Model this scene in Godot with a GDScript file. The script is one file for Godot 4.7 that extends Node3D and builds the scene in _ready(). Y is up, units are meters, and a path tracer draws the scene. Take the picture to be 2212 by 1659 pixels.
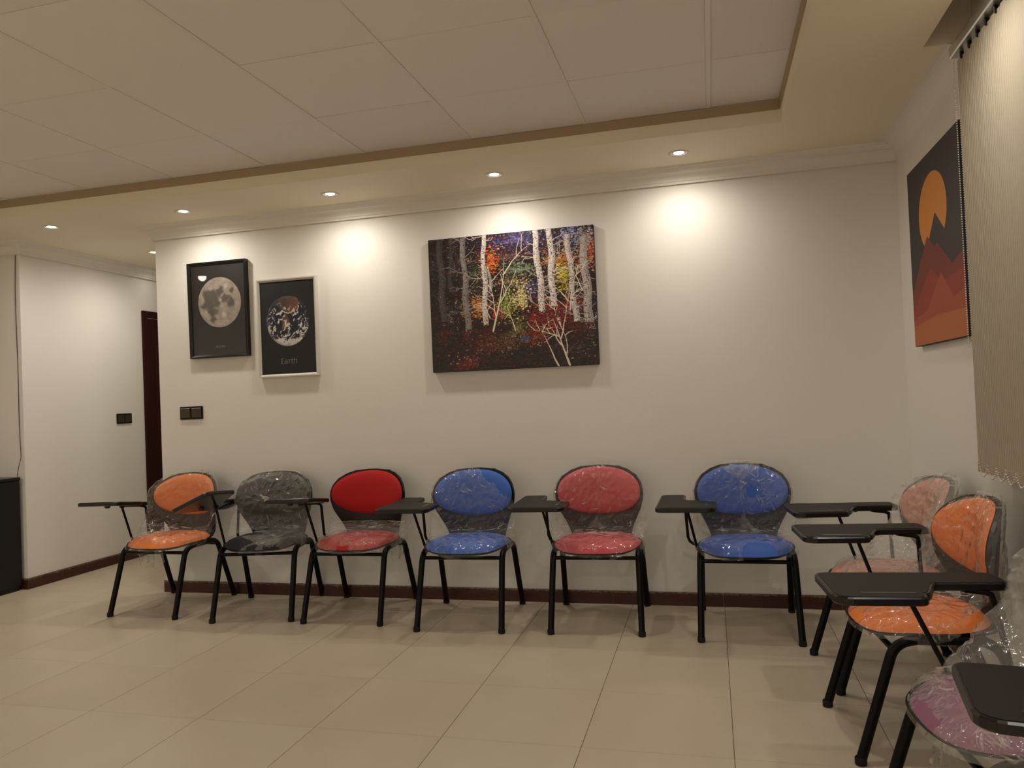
extends Node3D
# A waiting room: tablet-arm chairs in plastic film along two walls, downlights in a dropped soffit.
# Axes: the camera stands near the origin, the back wall is the plane z = BACK, the right wall x = RIGHT.

const BACK := -4.78
const RIGHT := 1.08
const LEFT := -6.3
const FRONT := 1.7
const HALL_L := -5.1       # corridor, left face
const HALL_R := -3.9       # corridor, right face (end of the back wall)
const HALL_END := -7.7
const SOFFIT := 2.66
const PANELS := 2.78
const CORNICE := 2.563

const LAMP_ENERGY := 0.98
const LAMP_COLOR := Color(1.0, 0.97, 0.92)

var mats := {}
var lamp_meshes := {}


func _ready() -> void:
	# ---- camera ----
	var cam := Camera3D.new()
	cam.name = "camera"
	cam.position = Vector3(0, 1.30, 0)
	cam.rotation = Vector3(0.01897, 0.25338, -0.04144)
	cam.keep_aspect = Camera3D.KEEP_HEIGHT
	cam.fov = rad_to_deg(2.0 * atan(829.5 / 1654.5))
	cam.near = 0.02
	cam.far = 60.0
	add_child(cam)
	cam.current = true
	# ---- environment and exposure ----
	var env := Environment.new()
	env.background_mode = Environment.BG_COLOR
	env.background_color = Color(0.02, 0.022, 0.03)
	env.tonemap_mode = Environment.TONE_MAPPER_LINEAR
	env.tonemap_exposure = 1.04
	env.sdfgi_enabled = true
	env.ssao_enabled = true
	env.ssil_enabled = true
	var we := WorldEnvironment.new()
	we.name = "environment"
	we.environment = env
	add_child(we)
	# ---- lamps: recessed downlights in the soffit ring and the corridor, some added out of view ----
	make_materials()
	var back_labels := [
		"recessed downlight in the soffit nearest the corridor corner", "recessed downlight in the soffit above the framed moon print",
		"recessed downlight between the framed prints and the birch painting", "recessed downlight in the soffit above the birch painting",
		"recessed downlight in the soffit above the right blue chair, nearest the window wall"]
	for i in 5:
		downlight(Vector3(-4.5 + 1.096 * i, SOFFIT, -4.457), back_labels[i], "downlights along the back soffit", 0.66)
	var place := ["nearest the back wall", "second from the back wall", "third from the back wall", "farthest from the back wall"]
	for i in 4:
		downlight(Vector3(0.70, SOFFIT, [-2.82, -1.7, -0.6, 0.5][i]), "recessed downlight in the soffit beside the window blind, %s" % place[i], "downlights along the window soffit", 0.8)
		downlight(Vector3(-5.09, SOFFIT, [-2.57, -1.45, -0.35, 0.75][i]), "unseen recessed downlight in the soffit on the cabinet side, %s" % place[i], "downlights along the left soffit")  # left row is out of view, lengthened with added lamps for ambient light
	for i in 5:
		downlight(Vector3([-4.2, -3.1, -2.0, -0.9, 0.2][i], SOFFIT, 1.2), "added unseen downlight in the soffit behind the viewer, %s" % ["nearest the cabinet side", "second from the cabinet side", "middle of five", "second from the window side", "nearest the window side"][i], "added downlights along the rear soffit", 1.06)  # out-of-view row, filled with added lamps to raise the ambient light
	downlight(Vector3(-4.5, SOFFIT, -5.5), "recessed downlight in the corridor ceiling, hidden behind the wall corner", "", 0.92)
	downlight(Vector3(-4.9, SOFFIT, -6.1), "small bright downlight in the corridor ceiling at the edge of the back wall", "", 0.05, 0.6)
	build_shell()
	build_floor()
	build_ceiling()
	build_trims()
	build_door()
	build_blind()
	build_pictures()
	build_fittings()
	build_chairs()


# ------------------------------------------------------------------ geometry collector
class Geo:
	var v := PackedVector3Array()
	var n := PackedVector3Array()
	var t := PackedVector2Array()
	var i := PackedInt32Array()

	func tri(a: Vector3, b: Vector3, c: Vector3, ua := Vector2.ZERO, ub := Vector2.ZERO, uc := Vector2.ZERO) -> void:
		# counter-clockwise seen from the front; stored clockwise, as Godot wants it
		var m := (b - a).cross(c - a)
		if m.length_squared() < 1e-16:
			return
		m = m.normalized()
		var k := v.size()
		v.append_array([a, b, c])
		n.append_array([m, m, m])
		t.append_array([ua, ub, uc])
		i.append_array([k, k + 2, k + 1])

	func quad(a: Vector3, b: Vector3, c: Vector3, d: Vector3, uv := Rect2(0, 0, 1, 1)) -> void:
		var p := uv.position
		var e := uv.end
		tri(a, b, c, Vector2(p.x, e.y), e, Vector2(e.x, p.y))
		tri(a, c, d, Vector2(p.x, e.y), Vector2(e.x, p.y), p)

	func box(lo: Vector3, hi: Vector3, xf := Transform3D()) -> void:
		var p := func(x, y, z): return xf * Vector3(hi.x if x else lo.x, hi.y if y else lo.y, hi.z if z else lo.z)
		quad(p.call(0, 0, 1), p.call(1, 0, 1), p.call(1, 1, 1), p.call(0, 1, 1))
		quad(p.call(1, 0, 0), p.call(0, 0, 0), p.call(0, 1, 0), p.call(1, 1, 0))
		quad(p.call(1, 0, 1), p.call(1, 0, 0), p.call(1, 1, 0), p.call(1, 1, 1))
		quad(p.call(0, 0, 0), p.call(0, 0, 1), p.call(0, 1, 1), p.call(0, 1, 0))
		quad(p.call(0, 1, 1), p.call(1, 1, 1), p.call(1, 1, 0), p.call(0, 1, 0))
		quad(p.call(0, 0, 0), p.call(1, 0, 0), p.call(1, 0, 1), p.call(0, 0, 1))

	# outline (counter-clockwise in x,y) pushed out along +z from 0 to depth, edges chamfered by bev
	func prism(outline: PackedVector2Array, depth: float, bev: float, xf := Transform3D(), uv_size := Vector2.ZERO) -> void:
		var o := outline
		if Geometry2D.is_polygon_clockwise(o):
			o = o.duplicate()
			o.reverse()
		var small := inset(o, bev)
		var rings := [[small, 0.0], [o, bev], [o, depth - bev], [small, depth]]
		if bev <= 0.0:
			rings = [[o, 0.0], [o, depth]]
		var m := o.size()
		for r in rings.size() - 1:
			for k in m:
				var q := (k + 1) % m
				var a: Vector2 = rings[r][0][k]
				var b: Vector2 = rings[r][0][q]
				var c: Vector2 = rings[r + 1][0][q]
				var d: Vector2 = rings[r + 1][0][k]
				quad(xf * Vector3(a.x, a.y, rings[r][1]), xf * Vector3(b.x, b.y, rings[r][1]), xf * Vector3(c.x, c.y, rings[r + 1][1]), xf * Vector3(d.x, d.y, rings[r + 1][1]))
		var idx := Geometry2D.triangulate_polygon(small)
		var lo := small[0]
		var hi := small[0]
		for p in small:
			lo = lo.min(p)
			hi = hi.max(p)
		var uvf := func(p: Vector2) -> Vector2: return Vector2((p.x - lo.x) / (hi.x - lo.x), (hi.y - p.y) / (hi.y - lo.y))
		for k in range(0, idx.size(), 3):
			var a2 := small[idx[k]]
			var b2 := small[idx[k + 1]]
			var c2 := small[idx[k + 2]]
			if (b2 - a2).cross(c2 - a2) < 0:
				var w := b2
				b2 = c2
				c2 = w
			tri(xf * Vector3(a2.x, a2.y, depth), xf * Vector3(b2.x, b2.y, depth), xf * Vector3(c2.x, c2.y, depth), uvf.call(a2), uvf.call(b2), uvf.call(c2))
			tri(xf * Vector3(a2.x, a2.y, 0), xf * Vector3(c2.x, c2.y, 0), xf * Vector3(b2.x, b2.y, 0))

	static func inset(o: PackedVector2Array, d: float) -> PackedVector2Array:
		if d <= 0.0:
			return o
		var out := PackedVector2Array()
		var m := o.size()
		for k in m:
			var e1 := (o[k] - o[(k + m - 1) % m]).normalized()
			var e2 := (o[(k + 1) % m] - o[k]).normalized()
			var n1 := Vector2(-e1.y, e1.x)
			var n2 := Vector2(-e2.y, e2.x)
			var h := (n1 + n2).normalized()
			out.append(o[k] + h * d / maxf(0.35, h.dot(n1)))
		return out

	# smooth grid of points p[row][col]; faces with drop[row][col] true are left out
	func grid(p: Array, keep = null, flip := false) -> void:
		var rows := p.size()
		var cols: int = p[0].size()
		var k := v.size()
		var acc := PackedVector3Array()
		acc.resize(rows * cols)
		var faces := PackedInt32Array()
		for r in rows - 1:
			for c in cols - 1:
				if keep != null and not keep.call(r, c):
					continue
				var q := [r * cols + c, r * cols + c + 1, (r + 1) * cols + c + 1, (r + 1) * cols + c]
				if flip:
					q.reverse()
				for tr in [[q[0], q[1], q[2]], [q[0], q[2], q[3]]]:
					var a: Vector3 = p[tr[0] / cols][tr[0] % cols]
					var b: Vector3 = p[tr[1] / cols][tr[1] % cols]
					var d: Vector3 = p[tr[2] / cols][tr[2] % cols]
					var m := (b - a).cross(d - a)
					for x in 3:
						acc[tr[x]] += m
					faces.append_array([k + tr[0], k + tr[2], k + tr[1]])
		# weld normals of points that coincide along the seam
		for r in rows:
			if (p[r][0] as Vector3).distance_squared_to(p[r][cols - 1]) < 1e-12:
				var s := acc[r * cols] + acc[r * cols + cols - 1]
				acc[r * cols] = s
				acc[r * cols + cols - 1] = s
		for r in rows:
			for c in cols:
				v.append(p[r][c])
				var m2 := acc[r * cols + c]
				n.append(m2.normalized() if m2.length_squared() > 1e-20 else Vector3.UP)
				t.append(Vector2(float(c) / (cols - 1), float(r) / (rows - 1)))
		i.append_array(faces)

	# round bar along a path
	func tube(path: PackedVector3Array, r: float, sides := 12, caps := true) -> void:
		var rows := []
		var up := Vector3(0.13, 0.97, 0.21).normalized()
		var prev := Vector3.ZERO
		for k in path.size():
			var d := (path[mini(k + 1, path.size() - 1)] - path[maxi(k - 1, 0)]).normalized()
			var x := (up.cross(d) if prev == Vector3.ZERO else prev - d * prev.dot(d))
			if x.length() < 0.05:
				x = Vector3.RIGHT.cross(d)
			x = x.normalized()
			prev = x
			var y := d.cross(x)
			var row := []
			for s in sides + 1:
				var a := TAU * (s % sides) / sides
				row.append(path[k] + (x * cos(a) + y * sin(a)) * r)
			rows.append(row)
		grid(rows)
		if caps:
			for s in sides:
				tri(path[0], rows[0][s + 1], rows[0][s])
				var e: Array = rows[rows.size() - 1]
				tri(path[path.size() - 1], e[s], e[s + 1])

	# profile (radius, height) turned about y
	func lathe(profile: PackedVector2Array, sides := 24, xf := Transform3D()) -> void:
		var rows := []
		for p in profile:
			var row := []
			for s in sides + 1:
				var a := TAU * (s % sides) / sides
				row.append(xf * Vector3(p.x * cos(a), p.y, -p.x * sin(a)))
			rows.append(row)
		grid(rows)

	func mesh() -> ArrayMesh:
		var a := []
		a.resize(Mesh.ARRAY_MAX)
		a[Mesh.ARRAY_VERTEX] = v
		a[Mesh.ARRAY_NORMAL] = n
		a[Mesh.ARRAY_TEX_UV] = t
		a[Mesh.ARRAY_INDEX] = i
		var m := ArrayMesh.new()
		m.add_surface_from_arrays(Mesh.PRIMITIVE_TRIANGLES, a)
		return m


# ------------------------------------------------------------------ naming helpers
func obj(called: String, shape, m: Material, parent: Node = self) -> MeshInstance3D:
	var o := MeshInstance3D.new()
	o.name = numbered(called, parent)
	o.mesh = shape.mesh() if shape is Geo else shape
	o.material_override = m
	parent.add_child(o, true)
	return o


func numbered(called: String, parent: Node) -> String:
	if not parent.has_node(NodePath(called)):
		return called
	var key := "count_" + called
	var k: int = parent.get_meta(key, 0) + 1
	while parent.has_node(NodePath("%s_%03d" % [called, k])):
		k += 1
	parent.set_meta(key, k)
	return "%s_%03d" % [called, k]


func thing(called: String, label: String, category: String, at := Vector3.ZERO, turn := 0.0, group := "") -> Node3D:
	var o := Node3D.new()
	o.name = numbered(called, self)
	add_child(o)
	o.position = at
	o.rotation.y = turn
	return tag(o, label, category, group)


func tag(o: Node3D, label: String, category: String, group := "") -> Node3D:
	o.set_meta("label", label)
	o.set_meta("category", category)
	if group:
		o.set_meta("group", group)
	return o


func structure(called: String, label: String, category: String) -> Node3D:
	var o := Node3D.new()
	o.name = numbered(called, self)
	add_child(o)
	o.set_meta("kind", "structure")
	return tag(o, label, category)


func struct_mesh(called: String, shape, m: Material, label: String, category: String) -> MeshInstance3D:
	var o := obj(called, shape, m)
	o.set_meta("kind", "structure")
	tag(o, label, category)
	return o


# ------------------------------------------------------------------ materials
func mat(called: String, color: Color, rough := 0.6, metal := 0.0) -> StandardMaterial3D:
	var m := StandardMaterial3D.new()
	m.resource_name = called
	m.albedo_color = color
	m.roughness = rough
	m.metallic = metal
	mats[called] = m
	return m


func noise_texture(freq: float, lo: Color, hi: Color, seed_: int, size := 256, bump := 0.0, fractal := FastNoiseLite.FRACTAL_FBM) -> NoiseTexture2D:
	var f := FastNoiseLite.new()
	f.seed = seed_
	f.noise_type = FastNoiseLite.TYPE_SIMPLEX_SMOOTH
	f.fractal_type = fractal
	f.fractal_octaves = 4
	f.frequency = freq
	var x := NoiseTexture2D.new()
	x.width = size
	x.height = size
	x.seamless = true
	x.noise = f
	if bump > 0.0:
		x.as_normal_map = true
		x.bump_strength = bump
	else:
		var g := Gradient.new()
		g.set_color(0, lo)
		g.set_color(1, hi)
		x.color_ramp = g
	return x


func triplanar(m: StandardMaterial3D, per_metre: float) -> void:
	m.uv1_triplanar = true
	m.uv1_world_triplanar = true
	m.uv1_scale = Vector3.ONE * per_metre


func make_materials() -> void:
	var wall := mat("wall paint", Color(0.90, 0.885, 0.855), 0.62)
	wall.normal_enabled = true
	wall.normal_texture = noise_texture(0.05, Color.BLACK, Color.WHITE, 11, 256, 1.2)
	wall.normal_scale = 0.12
	triplanar(wall, 2.2)
	var soffit := mat("cream soffit paint", Color(0.93, 0.885, 0.79), 0.7)
	soffit.normal_enabled = true
	soffit.normal_texture = wall.normal_texture
	soffit.normal_scale = 0.1
	triplanar(soffit, 1.7)
	mat("cornice paint", Color(0.90, 0.885, 0.85), 0.5)
	for k in 3:
		var p := mat("ceiling panel %d" % k, [Color(0.905, 0.89, 0.87), Color(0.91, 0.895, 0.872), Color(0.90, 0.882, 0.862)][k], 0.85)
		p.normal_enabled = true
		p.normal_texture = wall.normal_texture
		p.normal_scale = 0.3
		triplanar(p, 4.0)
	mat("fascia_shade", Color(0.66, 0.575, 0.46), 0.7)  # darker than the soffit paint, shade put into the colour
	mat("ceiling tee", Color(0.90, 0.885, 0.86), 0.6)
	mat("dark gap", Color(0.10, 0.085, 0.07), 0.9)
	for k in 3:
		var f := mat("floor tile %d" % k, Color.WHITE, 0.3)
		f.albedo_texture = noise_texture(0.006 + 0.003 * k, [Color(0.735, 0.68, 0.595), Color(0.745, 0.69, 0.60), Color(0.725, 0.675, 0.595)][k], [Color(0.77, 0.71, 0.625), Color(0.76, 0.715, 0.63), Color(0.765, 0.70, 0.615)][k], 30 + k)
		f.roughness = 0.34
		f.metallic_specular = 0.5
		triplanar(f, 0.7)
	mat("grout", Color(0.36, 0.30, 0.24), 0.9)
	var steel := mat("black tube", Color(0.022, 0.021, 0.022), 0.42)
	steel.metallic_specular = 0.3
	mat("rubber", Color(0.02, 0.02, 0.02), 0.8)
	var plastic := mat("black plastic", Color(0.028, 0.026, 0.026), 0.45)
	plastic.normal_enabled = true
	plastic.normal_texture = noise_texture(0.25, Color.BLACK, Color.WHITE, 5, 256, 2.0)
	plastic.normal_scale = 0.25
	triplanar(plastic, 12.0)
	var tablet := mat("tablet plastic", Color(0.052, 0.043, 0.036), 0.48)
	tablet.metallic_specular = 0.35
	tablet.normal_enabled = true
	tablet.normal_texture = plastic.normal_texture
	tablet.normal_scale = 0.2
	triplanar(tablet, 12.0)
	mat("tablet edge", Color(0.02, 0.019, 0.02), 0.28)
	var weave := noise_texture(0.4, Color.BLACK, Color.WHITE, 9, 256, 3.0)
	for c in [["orange", Color(0.88, 0.475, 0.19)], ["charcoal", Color(0.075, 0.065, 0.085)], ["red", Color(0.69, 0.05, 0.05)], ["blue", Color(0.25, 0.40, 0.73)],
			["pink", Color(0.77, 0.29, 0.32)], ["peach", Color(0.84, 0.56, 0.47)], ["lilac", Color(0.53, 0.33, 0.42)]]:
		var m := mat(c[0] + " cloth", c[1], 0.85)
		m.normal_enabled = true
		m.normal_texture = weave
		m.normal_scale = 0.35
		m.uv1_triplanar = true
		m.uv1_scale = Vector3.ONE * 14.0
		m.rim_enabled = true
		m.rim = 0.3
		m.rim_tint = 0.6
	var creases := ImageTexture.create_from_image(crumple_image(512, 3))
	for k in 6:
		var film := mat(["film", "thick film", "hazy film", "film seat", "thick film seat", "hazy film seat"][k], Color(0.88, 0.86, 0.82, [0.06, 0.125, 0.25][k % 3]), 0.10)
		film.transparency = BaseMaterial3D.TRANSPARENCY_ALPHA
		film.cull_mode = BaseMaterial3D.CULL_DISABLED
		film.normal_enabled = true
		film.normal_texture = creases
		film.normal_scale = 0.42 if k < 3 else 0.2
		film.uv1_triplanar = true
		film.uv1_scale = Vector3.ONE * 3.0
	# milkier film for the creases, its paleness stands in for glints
	var fold := mat("film glint crease", Color(0.88, 0.86, 0.82, 0.2), 0.13)
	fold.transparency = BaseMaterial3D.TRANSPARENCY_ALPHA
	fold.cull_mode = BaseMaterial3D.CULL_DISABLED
	var knot := mat("film knot", Color(0.86, 0.83, 0.77, 0.4), 0.15)
	knot.transparency = BaseMaterial3D.TRANSPARENCY_ALPHA
	var glow := mat("lamp glow", Color(0.9, 0.9, 0.9), 0.4)
	glow.emission_enabled = true
	glow.emission = LAMP_COLOR
	glow.emission_energy_multiplier = 14.0
	mat("lamp ring", Color(0.82, 0.80, 0.76), 0.35)
	mat("bronze", Color(0.30, 0.25, 0.19), 0.32, 0.55)
	mat("bronze dark", Color(0.09, 0.07, 0.055), 0.35, 0.4)
	mat("socket brown", Color(0.30, 0.21, 0.12), 0.5)
	mat("black lacquer", Color(0.018, 0.017, 0.018), 0.3)
	mat("cabinet black", Color(0.016, 0.014, 0.013), 0.5)
	mat("white lacquer", Color(0.80, 0.78, 0.74), 0.4)
	mat("cable", Color(0.03, 0.028, 0.03), 0.5)
	mat("aluminium", Color(0.80, 0.81, 0.80), 0.28, 0.9)
	mat("bead", Color(0.80, 0.77, 0.70), 0.3)
	mat("dark wood", Color(0.20, 0.10, 0.075), 0.6).metallic_specular = 0.2
	mat("paint print", Color.WHITE, 0.5)


# creased plastic: folds with sharp ridges, laid over one another at several sizes; tiles in both directions
func crumple_image(size: int, seed_: int) -> Image:
	var rng := RandomNumberGenerator.new()
	rng.seed = seed_
	var waves := []
	for k in 11:
		var f := [2, 3, 3, 4, 5, 6, 8, 9, 12, 15, 19][k] as int
		var a := rng.randf() * TAU
		var n := Vector2(roundf(cos(a) * f), roundf(sin(a) * f))
		if n == Vector2.ZERO:
			n = Vector2(f, 1)
		waves.append([n, rng.randf(), 1.0 / pow(f, 1.12), Vector2(rng.randi_range(1, 3), rng.randi_range(1, 3)), rng.randf() * TAU, rng.randf_range(0.10, 0.32)])
	var im := Image.create(size, size, false, Image.FORMAT_RF)
	for y in size:
		for x in size:
			var p := Vector2(x, y) / size
			var h := 0.0
			for w in waves:
				var t: float = p.dot(w[0]) + w[1] + w[5] * sin(TAU * p.dot(w[3]) + w[4])
				t = 0.5 + 0.5 * cos(TAU * t)
				h += w[2] * t * t
			im.set_pixel(x, y, Color(h, 0, 0))
	var out := Image.create(size, size, false, Image.FORMAT_RGB8)
	var k2 := size * 0.055
	for y in size:
		for x in size:
			var dx := im.get_pixel((x + 1) % size, y).r - im.get_pixel((x + size - 1) % size, y).r
			var dy := im.get_pixel(x, (y + 1) % size).r - im.get_pixel(x, (y + size - 1) % size).r
			var n2 := Vector3(-dx * k2, dy * k2, 1.0).normalized()
			out.set_pixel(x, y, Color(n2.x * 0.5 + 0.5, n2.y * 0.5 + 0.5, n2.z * 0.5 + 0.5))
	return out


# ------------------------------------------------------------------ lamps
func downlight(at: Vector3, label: String, group := "", power := 1.0, size := 1.0) -> void:
	if lamp_meshes.is_empty():
		var ring := Geo.new()
		ring.lathe(PackedVector2Array([Vector2(0.040, 0.012), Vector2(0.042, -0.001), Vector2(0.046, -0.004), Vector2(0.056, -0.0035), Vector2(0.059, 0.0), Vector2(0.059, 0.002)]), 28)
		var face := Geo.new()
		face.lathe(PackedVector2Array([Vector2(0.0411, 0.006), Vector2(0.030, 0.0), Vector2(0.015, -0.003), Vector2(0.0005, -0.004)]), 24)
		lamp_meshes = {"ring": ring.mesh(), "face": face.mesh()}
	var o := thing("downlight", label, "downlight", at, 0.0, group)
	o.scale = Vector3.ONE * size
	obj("trim_ring", lamp_meshes.ring, mats["lamp ring"], o)
	obj("lamp_glow", lamp_meshes.face, mats["lamp glow"], o)
	var l := SpotLight3D.new()
	l.name = "lamp"
	l.position = Vector3(0, -0.012, 0)
	l.rotation.x = -PI / 2
	l.light_color = LAMP_COLOR
	l.light_energy = LAMP_ENERGY * power
	l.light_size = 0.04 * size
	l.spot_range = 14.0
	l.spot_attenuation = 2.0
	l.spot_angle = 88.0
	l.spot_angle_attenuation = 1.0
	l.shadow_enabled = true
	o.add_child(l)


# ------------------------------------------------------------------ shell
func slab(lo: Vector3, hi: Vector3) -> Geo:
	var g := Geo.new()
	g.box(lo, hi)
	return g


func build_shell() -> void:
	var w: Material = mats["wall paint"]
	var top := 3.15
	struct_mesh("wall_back", slab(Vector3(HALL_R, -0.1, HALL_END), Vector3(RIGHT + 0.15, top, BACK)), w, "off-white plaster wall behind the row of chairs", "wall")
	struct_mesh("wall_right", slab(Vector3(RIGHT, -0.1, BACK), Vector3(RIGHT + 0.15, top, FRONT)), w, "off-white side wall with the window blind", "wall")
	struct_mesh("wall_hall", slab(Vector3(HALL_L - 0.15, -0.1, HALL_END), Vector3(HALL_L, top, -4.74)), w, "off-white corridor wall with the dark door", "wall")
	struct_mesh("wall_recess", slab(Vector3(LEFT, -0.1, -4.9), Vector3(HALL_L - 0.15, top, -4.74)), w, "off-white wall above the black cabinet", "wall")
	struct_mesh("wall_hall_end", slab(Vector3(HALL_L - 0.15, -0.1, HALL_END - 0.15), Vector3(HALL_R + 0.2, top, HALL_END)), w, "end wall of the corridor", "wall")
	struct_mesh("wall_left", slab(Vector3(LEFT - 0.15, -0.1, -4.9), Vector3(LEFT, top, FRONT)), w, "left wall outside the picture", "wall")
	struct_mesh("wall_front", slab(Vector3(LEFT - 0.15, -0.1, FRONT), Vector3(RIGHT + 0.15, top, FRONT + 0.15)), w, "wall behind the camera", "wall")


func build_floor() -> void:
	var fl := structure("floor", "beige glazed floor tiles with thin dark joints", "floor")
	obj("screed", slab(Vector3(LEFT, -0.1, HALL_END), Vector3(RIGHT, -0.0016, FRONT)), mats["grout"], fl)
	var pitch := 0.5467
	var shared := {}
	var far_tiles := Geo.new()
	var rng := RandomNumberGenerator.new()
	rng.seed = 4
	for a in range(-11, 5):
		for b in range(-10, 10):
			var x0 := -1.0703 + a * pitch
			var z0 := -2.8184 + b * pitch
			for area in [Rect2(LEFT, BACK, RIGHT - LEFT, FRONT - BACK), Rect2(HALL_L, HALL_END, HALL_R - HALL_L, BACK - HALL_END)]:
				var r := Rect2(x0, z0, pitch, pitch).grow(-0.0011).intersection(area)
				if r.size.x < 0.02 or r.size.y < 0.02:
					continue
				var kind := rng.randi() % 3
				var key := "%.3f %.3f" % [r.size.x, r.size.y]
				if not shared.has(key):
					var g := Geo.new()
					var h := r.size / 2.0
					g.prism(PackedVector2Array([Vector2(-h.x, -h.y), Vector2(h.x, -h.y), Vector2(h.x, h.y), Vector2(-h.x, h.y)]), 0.012, 0.0009, Transform3D(Basis(Vector3.RIGHT, -PI / 2), Vector3(0, -0.012, 0)))
					shared[key] = g.mesh()
				var m := obj("tile", shared[key], mats["floor tile %d" % kind], fl)
				m.position = Vector3(r.get_center().x, 0, r.get_center().y)


func build_ceiling() -> void:
	var c := structure("ceiling", "suspended ceiling of square panels inside a dropped cream soffit", "ceiling")
	var s: Material = mats["cream soffit paint"]
	var inner := Rect2(-4.72, -4.14, 5.13, 5.0)     # the opening in the soffit ring
	var over := 3.15
	obj("soffit", slab(Vector3(LEFT, SOFFIT, BACK), Vector3(RIGHT, over, inner.position.y)), s, c)
	obj("soffit", slab(Vector3(LEFT, SOFFIT, inner.end.y), Vector3(RIGHT, over, FRONT)), s, c)
	obj("soffit", slab(Vector3(LEFT, SOFFIT, inner.position.y), Vector3(inner.position.x, over, inner.end.y)), s, c)
	obj("soffit", slab(Vector3(inner.end.x, SOFFIT, inner.position.y), Vector3(0.90, over, inner.end.y)), s, c)
	obj("soffit", slab(Vector3(0.90, SOFFIT, inner.position.y), Vector3(RIGHT, over, -3.43)), s, c)
	obj("curtain_pocket", slab(Vector3(0.90, 3.02, -3.43), Vector3(RIGHT, over, inner.end.y)), s, c)
	obj("corridor_ceiling", slab(Vector3(HALL_L, SOFFIT, HALL_END), Vector3(HALL_R, over, BACK)), s, c)
	obj("roof_slab", slab(Vector3(inner.position.x, 2.86, inner.position.y), Vector3(inner.end.x, over, inner.end.y)), mats["dark gap"], c)
	# board added round the opening, its darker colour stands in for shade
	var p0 := inner.position
	var p1 := inner.end
	for q in [[Vector3(p0.x, 0, p0.y), Vector3(p1.x, 0, p0.y + 0.008)], [Vector3(p0.x, 0, p1.y - 0.008), Vector3(p1.x, 0, p1.y)], [Vector3(p0.x, 0, p0.y + 0.008), Vector3(p0.x + 0.008, 0, p1.y - 0.008)], [Vector3(p1.x - 0.008, 0, p0.y + 0.008), Vector3(p1.x, 0, p1.y - 0.008)]]:
		obj("shade_board", slab(q[0] + Vector3(0, PANELS - 0.052, 0), q[1] + Vector3(0, PANELS - 0.003, 0)), mats["fascia_shade"], c)
	var pitch := 0.6564
	var shared := {}
	var rng := RandomNumberGenerator.new()
	rng.seed = 8
	var gx := -1.9147
	var gz := -2.8876
	for a in range(-6, 5):
		var xl := gx + a * pitch
		if xl > inner.position.x + 0.02 and xl < inner.end.x - 0.02:
			var tee := Geo.new()
			tee.box(Vector3(xl - 0.0115, PANELS - 0.0020, inner.position.y), Vector3(xl + 0.0115, PANELS + 0.03, inner.end.y))
			obj("ceiling_tee", tee, mats["ceiling tee"], c)
		for b in range(-3, 8):
			var zl := gz + b * pitch
			var r := Rect2(xl + 0.0116, zl + 0.0016, pitch - 0.0232, pitch - 0.0032).intersection(inner)
			if r.size.x < 0.02 or r.size.y < 0.02:
				continue
			var key := "%.3f %.3f" % [r.size.x, r.size.y]
			if not shared.has(key):
				var g := Geo.new()
				var h := r.size / 2.0
				g.prism(PackedVector2Array([Vector2(-h.x, -h.y), Vector2(h.x, -h.y), Vector2(h.x, h.y), Vector2(-h.x, h.y)]), 0.014, 0.0012, Transform3D(Basis(Vector3.RIGHT, PI / 2), Vector3(0, 0.014, 0)))
				shared[key] = g.mesh()
			var m := obj("ceiling_panel", shared[key], mats["ceiling panel %d" % (rng.randi() % 3)], c)
			# panels do not sit quite level in the grid
			m.position = Vector3(r.get_center().x, PANELS + rng.randf_range(0.0, 0.0015), r.get_center().y)
			m.rotation = Vector3(rng.randf_range(-0.004, 0.004), 0, rng.randf_range(-0.001, 0.001))


# profile (distance from the wall, height) carried along a path in plan, mitred; the room lies to the left of the path
func sweep(path: PackedVector2Array, profile: PackedVector2Array) -> Geo:
	var g := Geo.new()
	var offs := []
	for k in path.size():
		var e1 := (path[k] - path[maxi(k - 1, 0)]).normalized()
		var e2 := (path[mini(k + 1, path.size() - 1)] - path[k]).normalized()
		if k == 0:
			e1 = e2
		if k == path.size() - 1:
			e2 = e1
		var n1 := Vector2(e1.y, -e1.x)
		var n2 := Vector2(e2.y, -e2.x)
		var h := (n1 + n2).normalized()
		offs.append(h / h.dot(n1))
	for k in path.size() - 1:
		for j in profile.size() - 1:
			var p := func(a: int, b: int) -> Vector3:
				var q: Vector2 = path[a] + offs[a] * profile[b].x
				return Vector3(q.x, profile[b].y, q.y)
			g.quad(p.call(k, j), p.call(k + 1, j), p.call(k + 1, j + 1), p.call(k, j + 1))
	return g


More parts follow.
